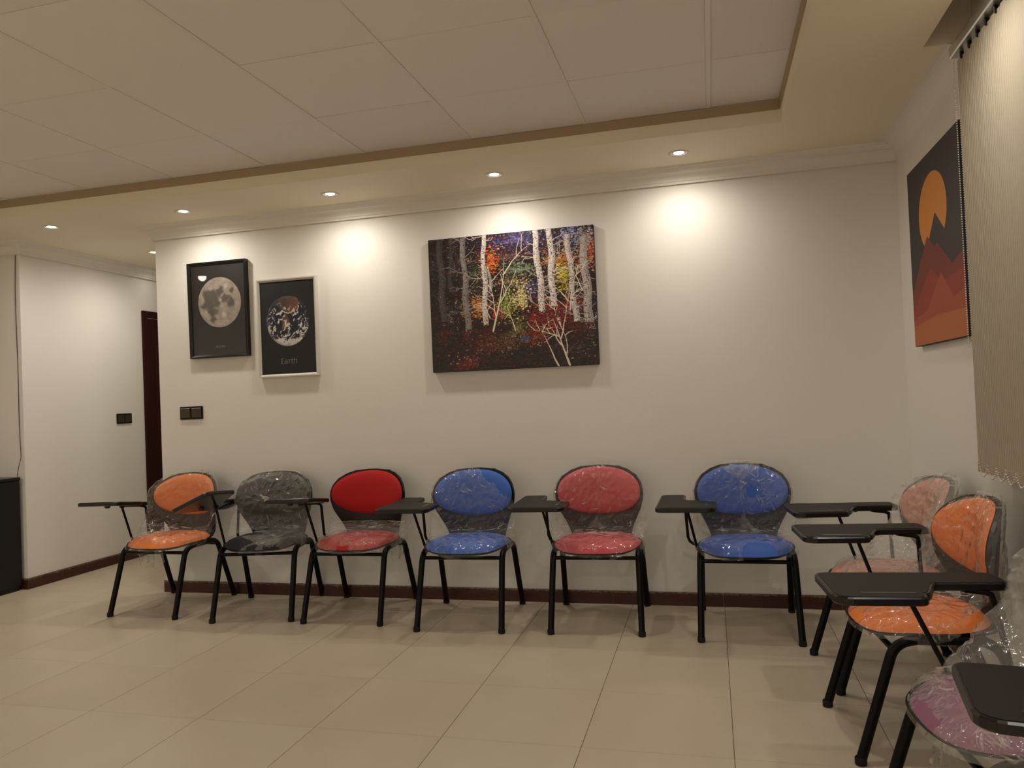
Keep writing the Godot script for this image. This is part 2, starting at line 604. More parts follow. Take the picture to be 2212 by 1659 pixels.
func build_trims() -> void:
	var c := CORNICE
	var prof := PackedVector2Array([Vector2(0, c + 0.004), Vector2(0.010, c + 0.004), Vector2(0.013, c), Vector2(0.020, c + 0.001), Vector2(0.021, c + 0.012)])
	for k in 9:   # cove
		var a := k / 8.0 * PI / 2
		prof.append(Vector2(0.026 + 0.044 * (1 - cos(a)), c + 0.018 + 0.044 * sin(a)))
	prof.append_array([Vector2(0.071, c + 0.070), Vector2(0.077, c + 0.072), Vector2(0.079, c + 0.082), Vector2(0.088, c + 0.086), Vector2(0.092, SOFFIT)])
	var m: Material = mats["cornice paint"]
	# (the room lies on the side the offsets point to: +z off the back wall)
	struct_mesh("trim_1", sweep(PackedVector2Array([Vector2(HALL_R, HALL_END), Vector2(HALL_R, BACK), Vector2(RIGHT, BACK)]), flipped(prof)), m, "moulded plaster cornice along the top of the back wall", "cornice")
	var cove := PackedVector2Array()
	for k in 11:
		var a2 := k / 10.0 * PI / 2
		cove.append(Vector2(0.10 * (1 - cos(a2)), c - 0.003 + 0.10 * sin(a2)))
	struct_mesh("trim_3", sweep(PackedVector2Array([Vector2(RIGHT, BACK), Vector2(RIGHT, -3.43)]), flipped(cove)), m, "plain plaster cove along the top of the window wall", "cornice")
	struct_mesh("trim_2", sweep(PackedVector2Array([Vector2(LEFT, -4.74), Vector2(HALL_L, -4.74), Vector2(HALL_L, HALL_END)]), flipped(prof)), m, "moulded plaster cornice round the corridor wall corner", "cornice")
	# skirting of wood-look tiles, smeared with filler along the top edge
	var skirt := []
	for k in 3:
		var s := mat("skirting %d" % k, Color.WHITE, 0.42)
		s.albedo_texture = ImageTexture.create_from_image(skirting_image(60 + k))
		skirt.append(s)
	var rng := RandomNumberGenerator.new()
	rng.seed = 12
	var back := structure("baseboard_back", "brown wood-look skirting tiles with smeared filler along the back wall", "skirting")
	var x := RIGHT
	var first := 0.68
	while x > HALL_R + 0.01:
		var nx := maxf(HALL_R - 0.011, (first if x == RIGHT else x - 0.6626))
		skirting_piece(back, Vector3((x + nx) / 2, 0, BACK), absf(x - nx) - 0.003, 0.0, skirt[rng.randi() % 3])
		x = nx
	var z := BACK
	while z > HALL_END + 0.1:
		skirting_piece(back, Vector3(HALL_R, 0, z - 0.33), 0.657, -PI / 2, skirt[rng.randi() % 3])
		z -= 0.66
	var hall := structure("baseboard_hall", "brown wood-look skirting tiles along the corridor wall", "skirting")
	var cuts := [-4.728, -5.07, -5.285, -5.75, -6.03]
	for k in cuts.size() - 1:
		skirting_piece(hall, Vector3(HALL_L, 0, (cuts[k] + cuts[k + 1]) / 2), cuts[k] - cuts[k + 1] - 0.003, PI / 2, skirt[k % 3])
	skirting_piece(hall, Vector3(HALL_L - 0.30, 0, -4.74), 0.62, 0.0, skirt[1])
	var right := structure("baseboard_right", "brown wood-look skirting tiles along the window wall", "skirting")
	z = BACK + 0.012
	while z < FRONT - 0.1:
		skirting_piece(right, Vector3(RIGHT, 0, z + 0.33), 0.657, -PI / 2, skirt[rng.randi() % 3])
		z += 0.66


func flipped(p: PackedVector2Array) -> PackedVector2Array:
	var o := PackedVector2Array()
	for q in p:
		o.append(Vector2(-q.x, q.y))
	return o


func skirting_piece(parent: Node3D, at: Vector3, length: float, turn: float, m: Material) -> void:
	var g := Geo.new()
	var h := length / 2
	g.prism(PackedVector2Array([Vector2(-h, 0.001), Vector2(h, 0.001), Vector2(h, 0.082), Vector2(-h, 0.082)]), 0.011, 0.0015)
	var o := obj("skirting_tile", g, m, parent)
	o.position = at
	o.rotation.y = turn


func skirting_image(seed_: int) -> Image:
	var w := 512
	var h := 96
	var im := Image.create(w, h, false, Image.FORMAT_RGB8)
	var f := FastNoiseLite.new()
	f.seed = seed_
	f.frequency = 0.02
	var g := FastNoiseLite.new()
	g.seed = seed_ + 9
	g.frequency = 0.011
	for y in h:
		for x in w:
			var n := 0.5 + 0.5 * f.get_noise_2d(x * 0.35, y * 5.0)
			var fine := 0.5 + 0.5 * f.get_noise_2d(x * 1.2 + 900, y * 14.0)
			var c := Color(0.17, 0.065, 0.035).lerp(Color(0.34, 0.15, 0.08), n * 0.75 + fine * 0.25)
			# torn edge of wall filler smeared over the top of the tile
			var edge := 9.0 + 11.0 * g.get_noise_2d(x * 1.0, 40.0) + 9.0 * f.get_noise_2d(x * 2.2, y * 3.0) + 6.0 * g.get_noise_2d(x * 5.0, y * 6.0)
			if y < edge:
				c = Color(0.56, 0.50, 0.43).lerp(Color(0.40, 0.34, 0.28), fine)
				if f.get_noise_2d(x * 2.0 + 333, y * 8.0) > 0.22:
					c = Color(0.10, 0.06, 0.045)
			elif y < edge + 26.0 and f.get_noise_2d(x * 0.9 + 77, y * 11.0) > 0.30:
				c = c.lerp(Color(0.45, 0.37, 0.30), 0.55)
			im.set_pixel(x, y, c)
	return im


# ------------------------------------------------------------------ door at the end of the corridor wall
func build_door() -> void:
	var d := structure("door_1", "dark brown panelled door in the corridor wall", "door")
	d.position = Vector3(HALL_L, 0, -6.03)
	d.rotation.y = PI / 2         # local x runs into the corridor, local z off the wall
	var wood: Material = mats["dark wood"]
	for a in [[0.0, 0.055], [0.905, 0.96]]:
		var g := Geo.new()
		g.prism(rounded(Rect2(a[0], 0.0, a[1] - a[0], 2.262), 0.006), 0.024, 0.004)
		obj("door_jamb", g, wood, d)
	var hd := Geo.new()
	hd.prism(rounded(Rect2(0.055, 2.20, 0.85, 0.062), 0.006), 0.024, 0.004)
	obj("door_head", hd, wood, d)
	var leaf := Geo.new()
	leaf.prism(rounded(Rect2(0.06, 0.008, 0.84, 2.185), 0.008), 0.014, 0.003)
	obj("door_leaf", leaf, wood, d)
	# carved panels with a swan-neck top rail
	for q in [[0.20, 0.95], [1.10, 2.02]]:
		var o := PackedVector2Array([Vector2(0.16, q[0]), Vector2(0.80, q[0]), Vector2(0.80, q[1] - 0.10)])
		for k in 13:
			var t := k / 12.0
			o.append(Vector2(0.80 - 0.64 * t, q[1] - 0.10 + 0.10 * sin(t * PI) + 0.02 * sin(t * PI * 3)))
		var outer := Geo.new()
		outer.prism(o, 0.022, 0.006)
		obj("door_moulding", outer, wood, d)
		var innr := Geo.new()
		innr.prism(Geo.inset(o, 0.035), 0.027, 0.005)
		obj("door_panel", innr, wood, d)
	var handle := Geo.new()
	handle.prism(rounded(Rect2(0.845, 0.93, 0.035, 0.2), 0.012), 0.020, 0.003)
	handle.tube(PackedVector3Array([Vector3(0.862, 1.06, 0.018), Vector3(0.862, 1.06, 0.055), Vector3(0.84, 1.06, 0.062), Vector3(0.75, 1.06, 0.062)]), 0.008)
	obj("door_handle", handle, mats["bronze"], d)


func rounded(r: Rect2, rad: float, steps := 4) -> PackedVector2Array:
	var o := PackedVector2Array()
	var cs := [r.position + Vector2(rad, rad), Vector2(r.end.x - rad, r.position.y + rad), r.end - Vector2(rad, rad), Vector2(r.position.x + rad, r.end.y - rad)]
	for k in 4:
		for s in steps + 1:
			var a := PI + k * PI / 2 + s * PI / 2 / steps
			o.append(cs[k] + Vector2(cos(a), sin(a)) * rad)
	return o


# ------------------------------------------------------------------ vertical blind
func build_blind() -> void:
	var b := thing("vertical_blind", "beige vertical slat blind hanging on an aluminium rail over the window", "blind", Vector3(1.0, 0, -3.36))
	var fabric := mat("blind fabric", Color(0.65, 0.605, 0.53), 0.75)
	fabric.normal_enabled = true
	var rib := Image.create(64, 8, false, Image.FORMAT_RGB8)
	for x in 64:
		var s := 0.5 + 0.30 * cos(x / 64.0 * TAU * 7.0)
		rib.fill_rect(Rect2i(x, 0, 1, 8), Color(s, 0.5, 0.95))
	fabric.normal_texture = ImageTexture.create_from_image(rib)
	fabric.normal_scale = 0.5
	fabric.backlight_enabled = true
	fabric.backlight = Color(0.16, 0.14, 0.11)
	var top := 2.555
	var low := 0.945
	var rail := Geo.new()
	rail.prism(PackedVector2Array([Vector2(-0.028, 2.575), Vector2(-0.024, 2.570), Vector2(0.024, 2.570), Vector2(0.028, 2.575), Vector2(0.028, 2.612), Vector2(0.020, 2.618), Vector2(-0.020, 2.618), Vector2(-0.028, 2.612)]), 2.7, 0.0)
	obj("rail", rail, mats["aluminium"], b)
	for z in [0.06, 1.2, 2.4]:
		var br := Geo.new()
		br.prism(PackedVector2Array([Vector2(-0.020, 2.617), Vector2(0.080, 2.617), Vector2(0.080, 2.675), Vector2(0.072, 2.675), Vector2(0.072, 2.628), Vector2(-0.020, 2.628)]), 0.03, 0.0, Transform3D(Basis(), Vector3(0, 0, z)))
		obj("rail_bracket", br, mats["aluminium"], b)
	var w := 0.1
	var pitch := 0.0915
	var rows := 12
	var chain_pts := []
	var rng := RandomNumberGenerator.new()
	rng.seed = 77
	for k in 28:
		var z0 := 0.012 + k * pitch
		var tilt := -0.07 + rng.randf_range(-0.015, 0.015)
		var g := Geo.new()
		var p := []
		for r in rows + 1:
			var y := lerpf(low, top, r / float(rows))
			var row := []
			for c in 7:
				var u := c / 6.0 - 0.5
				# each slat is slightly bowed and overlaps the next
				var x := -0.002 * (1.0 - 4.0 * u * u) - u * sin(tilt) * w
				row.append(Vector3(x, y, z0 + w * 0.5 + u * w * cos(tilt)))
			p.append(row)
		g.grid(p)
		var sl := obj("slat", g, fabric, b)
		var hem := Geo.new()
		hem.prism(PackedVector2Array([Vector2(-0.0035, low - 0.004), Vector2(0.0035, low - 0.004), Vector2(0.003, low + 0.035), Vector2(-0.003, low + 0.035)]), w * 0.94, 0.001, Transform3D(Basis(Vector3.UP, -tilt), Vector3(-0.001 + 0.047 * sin(tilt), 0, z0 + 0.003)))
		obj("hem_weight", hem, fabric, sl)
		var hang := Geo.new()
		hang.prism(rounded(Rect2(-0.009, top - 0.012, 0.018, 0.034), 0.003), 0.006, 0.001, Transform3D(Basis(Vector3.UP, 0.6), Vector3(-0.004, 0, z0 + w * 0.5)))
		obj("carrier", hang, mats["black plastic"], sl)
		chain_pts.append(Vector3(-0.014, low + 0.030, z0 + w * 0.5))
	# bead chains: zigzag from slat to slat, and the pull chain at the near end of the rail
	var beads := Geo.new()
	for k in chain_pts.size() - 1:
		for s in 14:
			var t := s / 14.0
			var q: Vector3 = chain_pts[k].lerp(chain_pts[k + 1], t)
			q.y -= 0.042 * pow(sin(t * PI), 0.85)
			q.x -= 0.003
			bead(beads, q, 0.0030)
	obj("bead_chain", beads, mats["bead"], b)
	var pull := Geo.new()
	for side in 2:
		var y := 2.56
		while y > 1.42:
			bead(pull, Vector3(-0.012 + 0.014 * side, y, -0.004 - 0.003 * side), 0.0028)
			y -= 0.0095
	obj("pull_chain", pull, mats["bead"], b)


func bead(g: Geo, at: Vector3, r: float) -> void:
	var prof := PackedVector2Array()
	for k in 5:
		var a := -PI / 2 + PI * k / 4.0
		prof.append(Vector2(maxf(r * cos(a), r * 0.02), r * sin(a)))
	g.lathe(prof, 6, Transform3D(Basis(), at))


# ------------------------------------------------------------------ pictures
func paint_line(im: Image, a: Vector2, b: Vector2, w0: float, w1: float, c: Color) -> void:
	var steps := maxi(1, int(a.distance_to(b)))
	for k in steps + 1:
		var t := k / float(steps)
		var p := a.lerp(b, t)
		var w := maxf(1.0, lerpf(w0, w1, t))
		im.fill_rect(Rect2i(int(p.x - w / 2), int(p.y - w / 2), int(ceil(w)), int(ceil(w))), c)


func paint_twig(im: Image, rng: RandomNumberGenerator, a: Vector2, ang: float, length: float, w: float, c: Color, depth: int) -> void:
	var p := a
	var seg := 5
	for k in seg:
		ang += rng.randf_range(-0.13, 0.13) if depth > 1 else rng.randf_range(-0.28, 0.28)
		var q := p + Vector2(cos(ang), sin(ang)) * length / seg
		paint_line(im, p, q, lerpf(w, 1.0, k / float(seg)), lerpf(w, 1.0, (k + 1) / float(seg)), c)
		p = q
		if depth > 0 and rng.randf() < 0.55:
			paint_twig(im, rng, p, ang + rng.randf_range(0.4, 1.0) * (1 if rng.randf() < 0.5 else -1), length * 0.5, w * 0.6, c, depth - 1)


func forest_image() -> Image:
	var w := 768
	var h := 614
	var im := Image.create(w, h, false, Image.FORMAT_RGB8)
	im.fill(Color(0.10, 0.055, 0.06))
	var rng := RandomNumberGenerator.new()
	rng.seed = 2024
	# ground of broad dabs, colour by place: [centre u, v, radius u, v, colour, share]
	var fields := [
		[0.55, 0.05, 0.35, 0.14, Color(0.30, 0.25, 0.50), 900], [0.85, 0.05, 0.16, 0.20, Color(0.50, 0.54, 0.76), 560], [0.95, 0.10, 0.09, 0.22, Color(0.74, 0.70, 0.70), 620],
		[0.50, 0.17, 0.22, 0.05, Color(0.38, 0.20, 0.22), 300], [0.55, 0.27, 0.14, 0.08, Color(0.42, 0.50, 0.38), 420], [0.50, 0.36, 0.12, 0.06, Color(0.50, 0.44, 0.28), 260],
		[0.38, 0.20, 0.06, 0.12, Color(0.86, 0.36, 0.10), 420], [0.28, 0.26, 0.05, 0.10, Color(0.14, 0.27, 0.18), 240], [0.62, 0.43, 0.07, 0.09, Color(0.26, 0.20, 0.46), 320],
		[0.74, 0.22, 0.07, 0.08, Color(0.72, 0.42, 0.25), 260], [0.81, 0.33, 0.06, 0.16, Color(0.84, 0.74, 0.14), 620], [0.84, 0.22, 0.06, 0.07, Color(0.80, 0.45, 0.18), 260],
		[0.92, 0.28, 0.04, 0.12, Color(0.66, 0.34, 0.20), 240], [0.98, 0.20, 0.03, 0.14, Color(0.85, 0.36, 0.20), 220],
		[0.30, 0.52, 0.06, 0.11, Color(0.82, 0.50, 0.14), 480], [0.22, 0.54, 0.04, 0.09, Color(0.70, 0.50, 0.16), 260], [0.47, 0.54, 0.07, 0.12, Color(0.56, 0.62, 0.20), 560],
		[0.56, 0.48, 0.06, 0.12, Color(0.90, 0.82, 0.52), 460], [0.54, 0.70, 0.05, 0.08, Color(0.42, 0.46, 0.14), 300], [0.41, 0.58, 0.04, 0.06, Color(0.62, 0.16, 0.08), 220],
		[0.72, 0.63, 0.16, 0.13, Color(0.62, 0.10, 0.08), 1300], [0.64, 0.75, 0.10, 0.09, Color(0.52, 0.12, 0.05), 500], [0.86, 0.56, 0.09, 0.10, Color(0.58, 0.16, 0.10), 420],
		[0.33, 0.82, 0.14, 0.10, Color(0.34, 0.09, 0.05), 620], [0.22, 0.94, 0.09, 0.06, Color(0.46, 0.10, 0.05), 360], [0.47, 0.80, 0.10, 0.08, Color(0.38, 0.23, 0.14), 420],
		[0.57, 0.78, 0.03, 0.03, Color(0.20, 0.30, 0.42), 90], [0.20, 0.18, 0.16, 0.22, Color(0.17, 0.11, 0.12), 700], [0.12, 0.6, 0.10, 0.25, Color(0.15, 0.10, 0.12), 500],
		[0.85, 0.88, 0.14, 0.10, Color(0.16, 0.08, 0.06), 420], [0.96, 0.75, 0.05, 0.14, Color(0.12, 0.12, 0.16), 300], [0.30, 0.40, 0.16, 0.1, Color(0.15, 0.14, 0.12), 300]]
	for k in 5200:   # dark undergrowth all over
		var q0 := Vector2(rng.randf() * w, rng.randf() * h)
		var c0: Color = [Color(0.16, 0.09, 0.09), Color(0.22, 0.10, 0.07), Color(0.10, 0.08, 0.10), Color(0.19, 0.14, 0.13), Color(0.13, 0.13, 0.11), Color(0.30, 0.10, 0.06)][rng.randi() % 6]
		im.fill_rect(Rect2i(int(q0.x), int(q0.y), rng.randi_range(4, 16), rng.randi_range(3, 10)), c0)
	for f in fields:
		for k in f[5]:
			var a := rng.randf() * TAU
			var r := absf(rng.randfn(0.0, 0.55))
			var p := Vector2((f[0] + f[2] * r * cos(a)) * w, (f[1] + f[3] * r * sin(a)) * h)
			var c: Color = f[4]
			c = c.lerp(Color(0.08, 0.05, 0.05), pow(rng.randf(), 2.0) * 0.8).lerp(Color(0.95, 0.88, 0.75), pow(rng.randf(), 6.0) * 0.6)
			var s := Vector2i(rng.randi_range(3, 11), rng.randi_range(2, 7))
			im.fill_rect(Rect2i(int(p.x), int(p.y), s.x, s.y), c)
	# dim trunks on the left, white birches on the right: [u top, u bottom, v top, v bottom, width, brightness]
	for t in [[0.07, 0.08, 0.0, 0.62, 30, 0.30], [0.14, 0.13, 0.0, 0.4, 16, 0.26], [0.215, 0.23, 0.0, 0.72, 26, 0.55], [0.345, 0.34, 0.0, 0.66, 22, 0.86], [0.365, 0.38, 0.25, 0.42, 9, 0.7],
			[0.655, 0.69, 0.0, 0.60, 27, 0.90], [0.745, 0.75, 0.0, 0.56, 27, 0.92], [0.845, 0.88, 0.05, 0.68, 24, 0.86], [0.935, 0.96, 0.08, 0.74, 36, 0.74]]:
		var y := int(t[2] * h)
		while y < t[3] * h:
			var u := inverse_lerp(t[2] * h, t[3] * h, y)
			var x: float = lerpf(t[0], t[1], u) * w + 4.0 * sin(y * 0.03 + t[0] * 40)
			var half: float = t[4] * (0.42 + 0.10 * u)
			var x2 := -half
			while x2 < half:
				var sh: float = t[5] * (0.80 + 0.2 * cos(x2 / half * 1.2 + 0.5)) * rng.randf_range(0.82, 1.08)
				var c2 := Color(sh, sh * 0.94, sh * 0.90).clamp()
				if rng.randf() < 0.07:
					c2 = Color(0.14, 0.10, 0.10)
				elif rng.randf() < 0.10 * u:
					c2 = Color(0.45, 0.42, 0.55) * (0.5 + t[5] * 0.5)
				im.fill_rect(Rect2i(int(x + x2), y, 5, 4), c2)
				x2 += 4.0
			y += 3
		for k in int(t[4] * 0.5):
			var v: float = rng.randf_range(t[2], t[3] * 0.95)
			var side := 1 if rng.randf() < 0.5 else -1
			var bx: float = lerpf(t[0], t[1], inverse_lerp(t[2], t[3], v)) * w + side * t[4] * 0.4
			paint_twig(im, rng, Vector2(bx, v * h), (-0.35 if side > 0 else PI + 0.35) + rng.randf_range(-0.5, 0.4), rng.randf_range(25, 75), 2.4, Color(t[5], t[5] * 0.92, t[5] * 0.85) * rng.randf_range(0.6, 1.0), 1)
	# slender white saplings
	for s in [[0.385, 0.72, -1.28, 330, 7.0], [0.37, 0.62, -2.0, 60, 4.0], [0.835, 1.0, -1.80, 230, 8.0], [0.79, 0.70, -1.95, 120, 5.0], [0.79, 0.80, -1.35, 170, 5.0], [0.77, 1.0, -1.95, 170, 6.0], [0.52, 0.72, -1.75, 110, 4.0], [0.85, 0.60, -1.4, 150, 5.0], [0.92, 0.45, -1.9, 100, 4.0]]:
		var base := Vector2(s[0] * w, s[1] * h)
		paint_twig(im, rng, base, s[2], s[3], s[4], Color(0.86, 0.80, 0.72), 2)
	for t2 in [0.08, 0.23, 0.34, 0.69, 0.75, 0.88, 0.96]:   # undergrowth over the feet of the trunks
		for k in 130:
			var q2 := Vector2((t2 + rng.randfn(0, 0.025)) * w, (0.69 + absf(rng.randfn(0, 0.05)) - (0.10 if t2 > 0.65 and t2 < 0.8 else 0.0)) * h)
			im.fill_rect(Rect2i(int(q2.x), int(q2.y), rng.randi_range(3, 9), rng.randi_range(2, 6)), [Color(0.30, 0.08, 0.06), Color(0.16, 0.08, 0.07), Color(0.46, 0.10, 0.06), Color(0.22, 0.15, 0.13)][rng.randi() % 4])
	for k in 260:   # flecks of leaves
		var p3 := Vector2(rng.randf() * w, rng.randf_range(0.05, 0.95) * h)
		im.fill_rect(Rect2i(int(p3.x), int(p3.y), rng.randi_range(2, 5), rng.randi_range(1, 3)), [Color(0.7, 0.3, 0.1), Color(0.75, 0.65, 0.5), Color(0.4, 0.1, 0.08), Color(0.5, 0.45, 0.3)][rng.randi() % 4])
	return im


func disc_print(seed_: int, earth: bool, centre: Vector2, rad: float) -> Image:
	var w := 300
	var h := 430
	var im := Image.create(w, h, false, Image.FORMAT_RGB8)
	im.fill(Color(0.045, 0.042, 0.040))
	var f := FastNoiseLite.new()
	f.seed = seed_
	f.frequency = 0.015 if earth else 0.011
	f.fractal_octaves = 5
	var g := FastNoiseLite.new()
	g.seed = seed_ + 3
	g.frequency = 0.008
	g.fractal_octaves = 4
	var maria := [[-0.42, -0.22, 0.34], [-0.52, 0.10, 0.30], [-0.30, 0.38, 0.20], [0.02, -0.38, 0.20], [0.26, -0.16, 0.22], [0.50, 0.02, 0.17], [0.56, -0.42, 0.12], [-0.12, 0.02, 0.18], [-0.28, 0.62, 0.14]]
	for y in range(int(centre.y - rad) - 1, int(centre.y + rad) + 2):
		for x in range(int(centre.x - rad) - 1, int(centre.x + rad) + 2):
			var d := Vector2(x + 0.5, y + 0.5) - centre
			var q := d / rad
			var r := q.length()
			if r > 1.0:
				continue
			var bulge := q * (1.0 + 0.35 * r * r)
			var c: Color
			if earth:
				var warp := Vector2(g.get_noise_2d(bulge.x * 120, bulge.y * 120), g.get_noise_2d(bulge.x * 120 + 500, bulge.y * 120)) * 150.0
				var cloud := f.get_noise_2d(bulge.x * 130 + warp.x, bulge.y * 170 + warp.y)
				var land := g.get_noise_2d(bulge.x * 90 + 60, bulge.y * 90 - 200)
				c = Color(0.055, 0.065, 0.13)
				var africa := Vector2(q.x + 0.02, (q.y + 0.62) * 1.5).length() + 0.25 * land
				var south := Vector2((q.x + 0.12) * 1.8, q.y - 0.02).length() + 0.3 * land
				if africa < 0.55 or south < 0.34:
					c = Color(0.42, 0.25, 0.19).lerp(Color(0.25, 0.20, 0.13), clampf(0.5 + land, 0, 1))
				var k := smoothstep(0.05, 0.30, cloud + 0.12 * (q.y - 0.1) + (0.5 if q.y > 0.72 + 0.1 * land else 0.0))
				if q.y < -0.55:
					k *= 0.35
				c = c.lerp(Color(0.78, 0.75, 0.71), k)
				c = c.lerp(Color(0.34, 0.34, 0.50), smoothstep(0.86, 1.0, r) * 0.6 * clampf(0.6 - q.x, 0.0, 1.0))
			else:
				var n := f.get_noise_2d(bulge.x * 150, bulge.y * 150)
				var v := 0.56 + 0.10 * n + 0.05 * g.get_noise_2d(x * 6.0, y * 6.0)
				var dark := 0.0
				for m in maria:
					var e: float = Vector2(q.x - m[0], q.y - m[1]).length() + 0.12 * n + 0.05 * g.get_noise_2d(x * 4.0, y * 4.0)
					dark = maxf(dark, smoothstep(m[2] + 0.05, m[2] - 0.09, e))
				v = lerpf(v, 0.27, dark * 0.85)
				for s in [[0.18, 0.52, 0.06], [-0.62, 0.28, 0.05], [0.02, -0.08, 0.04], [0.3, -0.62, 0.05]]:   # bright ray craters
					var e2: float = Vector2(q.x - s[0], q.y - s[1]).length()
					v += 0.16 * smoothstep(s[2] * 3.0, 0.0, e2)
				c = Color(v, v * 0.92, v * 0.84)
			var soft := smoothstep(1.0, 0.975, r)
			im.set_pixel(x, y, Color(0.045, 0.042, 0.040).lerp(c, soft))
	return im


func mountain_image() -> Image:
	var w := 400
	var h := 420
	var im := Image.create(w, h, false, Image.FORMAT_RGB8)
	im.fill(Color(0.135, 0.105, 0.115))
	# flat shapes as polygons in 0..1, laid one over the other
	var shapes := [
		[disc_points(Vector2(0.49, 0.315), Vector2(0.27, 0.205)), Color(0.85, 0.54, 0.16), 1.0],
		[PackedVector2Array([Vector2(0.0, 0.85), Vector2(0.28, 0.56), Vector2(0.54, 0.33), Vector2(0.72, 0.46), Vector2(1.0, 0.60), Vector2(1.0, 1.0), Vector2(0.0, 1.0)]), Color(0.155, 0.115, 0.125), 1.0],
		[PackedVector2Array([Vector2(0.0, 0.70), Vector2(0.20, 0.545), Vector2(0.37, 0.425), Vector2(0.50, 0.50), Vector2(0.56, 0.49), Vector2(0.80, 0.635), Vector2(0.9, 0.61), Vector2(1.0, 0.60), Vector2(1.0, 1.0), Vector2(0.0, 1.0)]), Color(0.46, 0.13, 0.075), 1.0],
		[PackedVector2Array([Vector2(0.0, 0.80), Vector2(0.40, 0.60), Vector2(0.62, 0.70), Vector2(0.8, 0.69), Vector2(1.0, 0.68), Vector2(1.0, 1.0), Vector2(0.0, 1.0)]), Color(0.58, 0.165, 0.075), 1.0],
		[PackedVector2Array([Vector2(0.0, 0.85), Vector2(0.30, 0.82), Vector2(0.60, 0.65), Vector2(0.80, 0.80), Vector2(1.0, 0.77), Vector2(1.0, 1.0), Vector2(0.0, 1.0)]), Color(0.64, 0.26, 0.11), 1.0],
		[PackedVector2Array([Vector2(0.0, 0.89), Vector2(0.5, 0.86), Vector2(1.0, 0.87), Vector2(1.0, 1.0), Vector2(0.0, 1.0)]), Color(0.70, 0.38, 0.17), 1.0]]
	for s in shapes:
		for y in h:
			for x in w:
				if Geometry2D.is_point_in_polygon(Vector2((x + 0.5) / w, (y + 0.5) / h), s[0]):
					im.set_pixel(x, y, s[1])
	return im


func disc_points(c: Vector2, r: Vector2) -> PackedVector2Array:
	var o := PackedVector2Array()
	for k in 48:
		o.append(c + Vector2(cos(TAU * k / 48.0), sin(TAU * k / 48.0)) * r)
	return o


func print_material(called: String, im: Image, rough: float) -> StandardMaterial3D:
	var m := mat(called, Color.WHITE, rough)
	m.albedo_texture = ImageTexture.create_from_image(im)
	m.texture_repeat = false
	return m


func face(size: Vector2, z: float) -> Geo:
	var g := Geo.new()
	var h := size / 2
	g.quad(Vector3(-h.x, -h.y, z), Vector3(h.x, -h.y, z), Vector3(h.x, h.y, z), Vector3(-h.x, h.y, z))
	return g


func framed(called: String, label: String, centre: Vector3, size: Vector2, bar: float, depth: float, frame_mat: Material, im: Image, gloss: bool) -> Node3D:
	var o := thing(called, label, "picture", centre)
	var h := size / 2
	# four mitred bars with a raised outer lip
	var prof := [Vector2(0, 0), Vector2(0, depth), Vector2(bar * 0.45, depth), Vector2(bar * 0.75, depth - 0.005), Vector2(bar, depth - 0.008), Vector2(bar, depth - 0.014)]
	var fr := Geo.new()
	var corner := [Vector2(-1, -1), Vector2(1, -1), Vector2(1, 1), Vector2(-1, 1)]
	for k in 4:
		for j in prof.size() - 1:
			var p := func(c: Vector2, q: Vector2) -> Vector3: return Vector3(c.x * (h.x - q.x), c.y * (h.y - q.x), q.y)
			var a: Vector2 = corner[k]
			var b: Vector2 = corner[(k + 1) % 4]
			fr.quad(p.call(a, prof[j]), p.call(b, prof[j]), p.call(b, prof[j + 1]), p.call(a, prof[j + 1]))
	obj("frame", fr, frame_mat, o)
	var pm := print_material(called + " print", im, 0.55)
	if gloss:
		pm.clearcoat_enabled = true
		pm.clearcoat = 1.0
		pm.clearcoat_roughness = 0.02
	var pr := face(size - Vector2(bar, bar) * 2.0 + Vector2(0.004, 0.004), depth - 0.0135)
	obj("print", pr, pm, o)
	return o


func lettering(parent: Node3D, text: String, at: Vector3, height: float, m: Material) -> void:
	var tm := TextMesh.new()
	var f := SystemFont.new()
	f.font_names = PackedStringArray(["Droid Sans"])
	tm.font = f
	tm.text = text
	tm.font_size = 48
	tm.pixel_size = height / 48.0
	tm.depth = 0.0004
	var o := obj("lettering", tm, m, parent)
	o.position = at


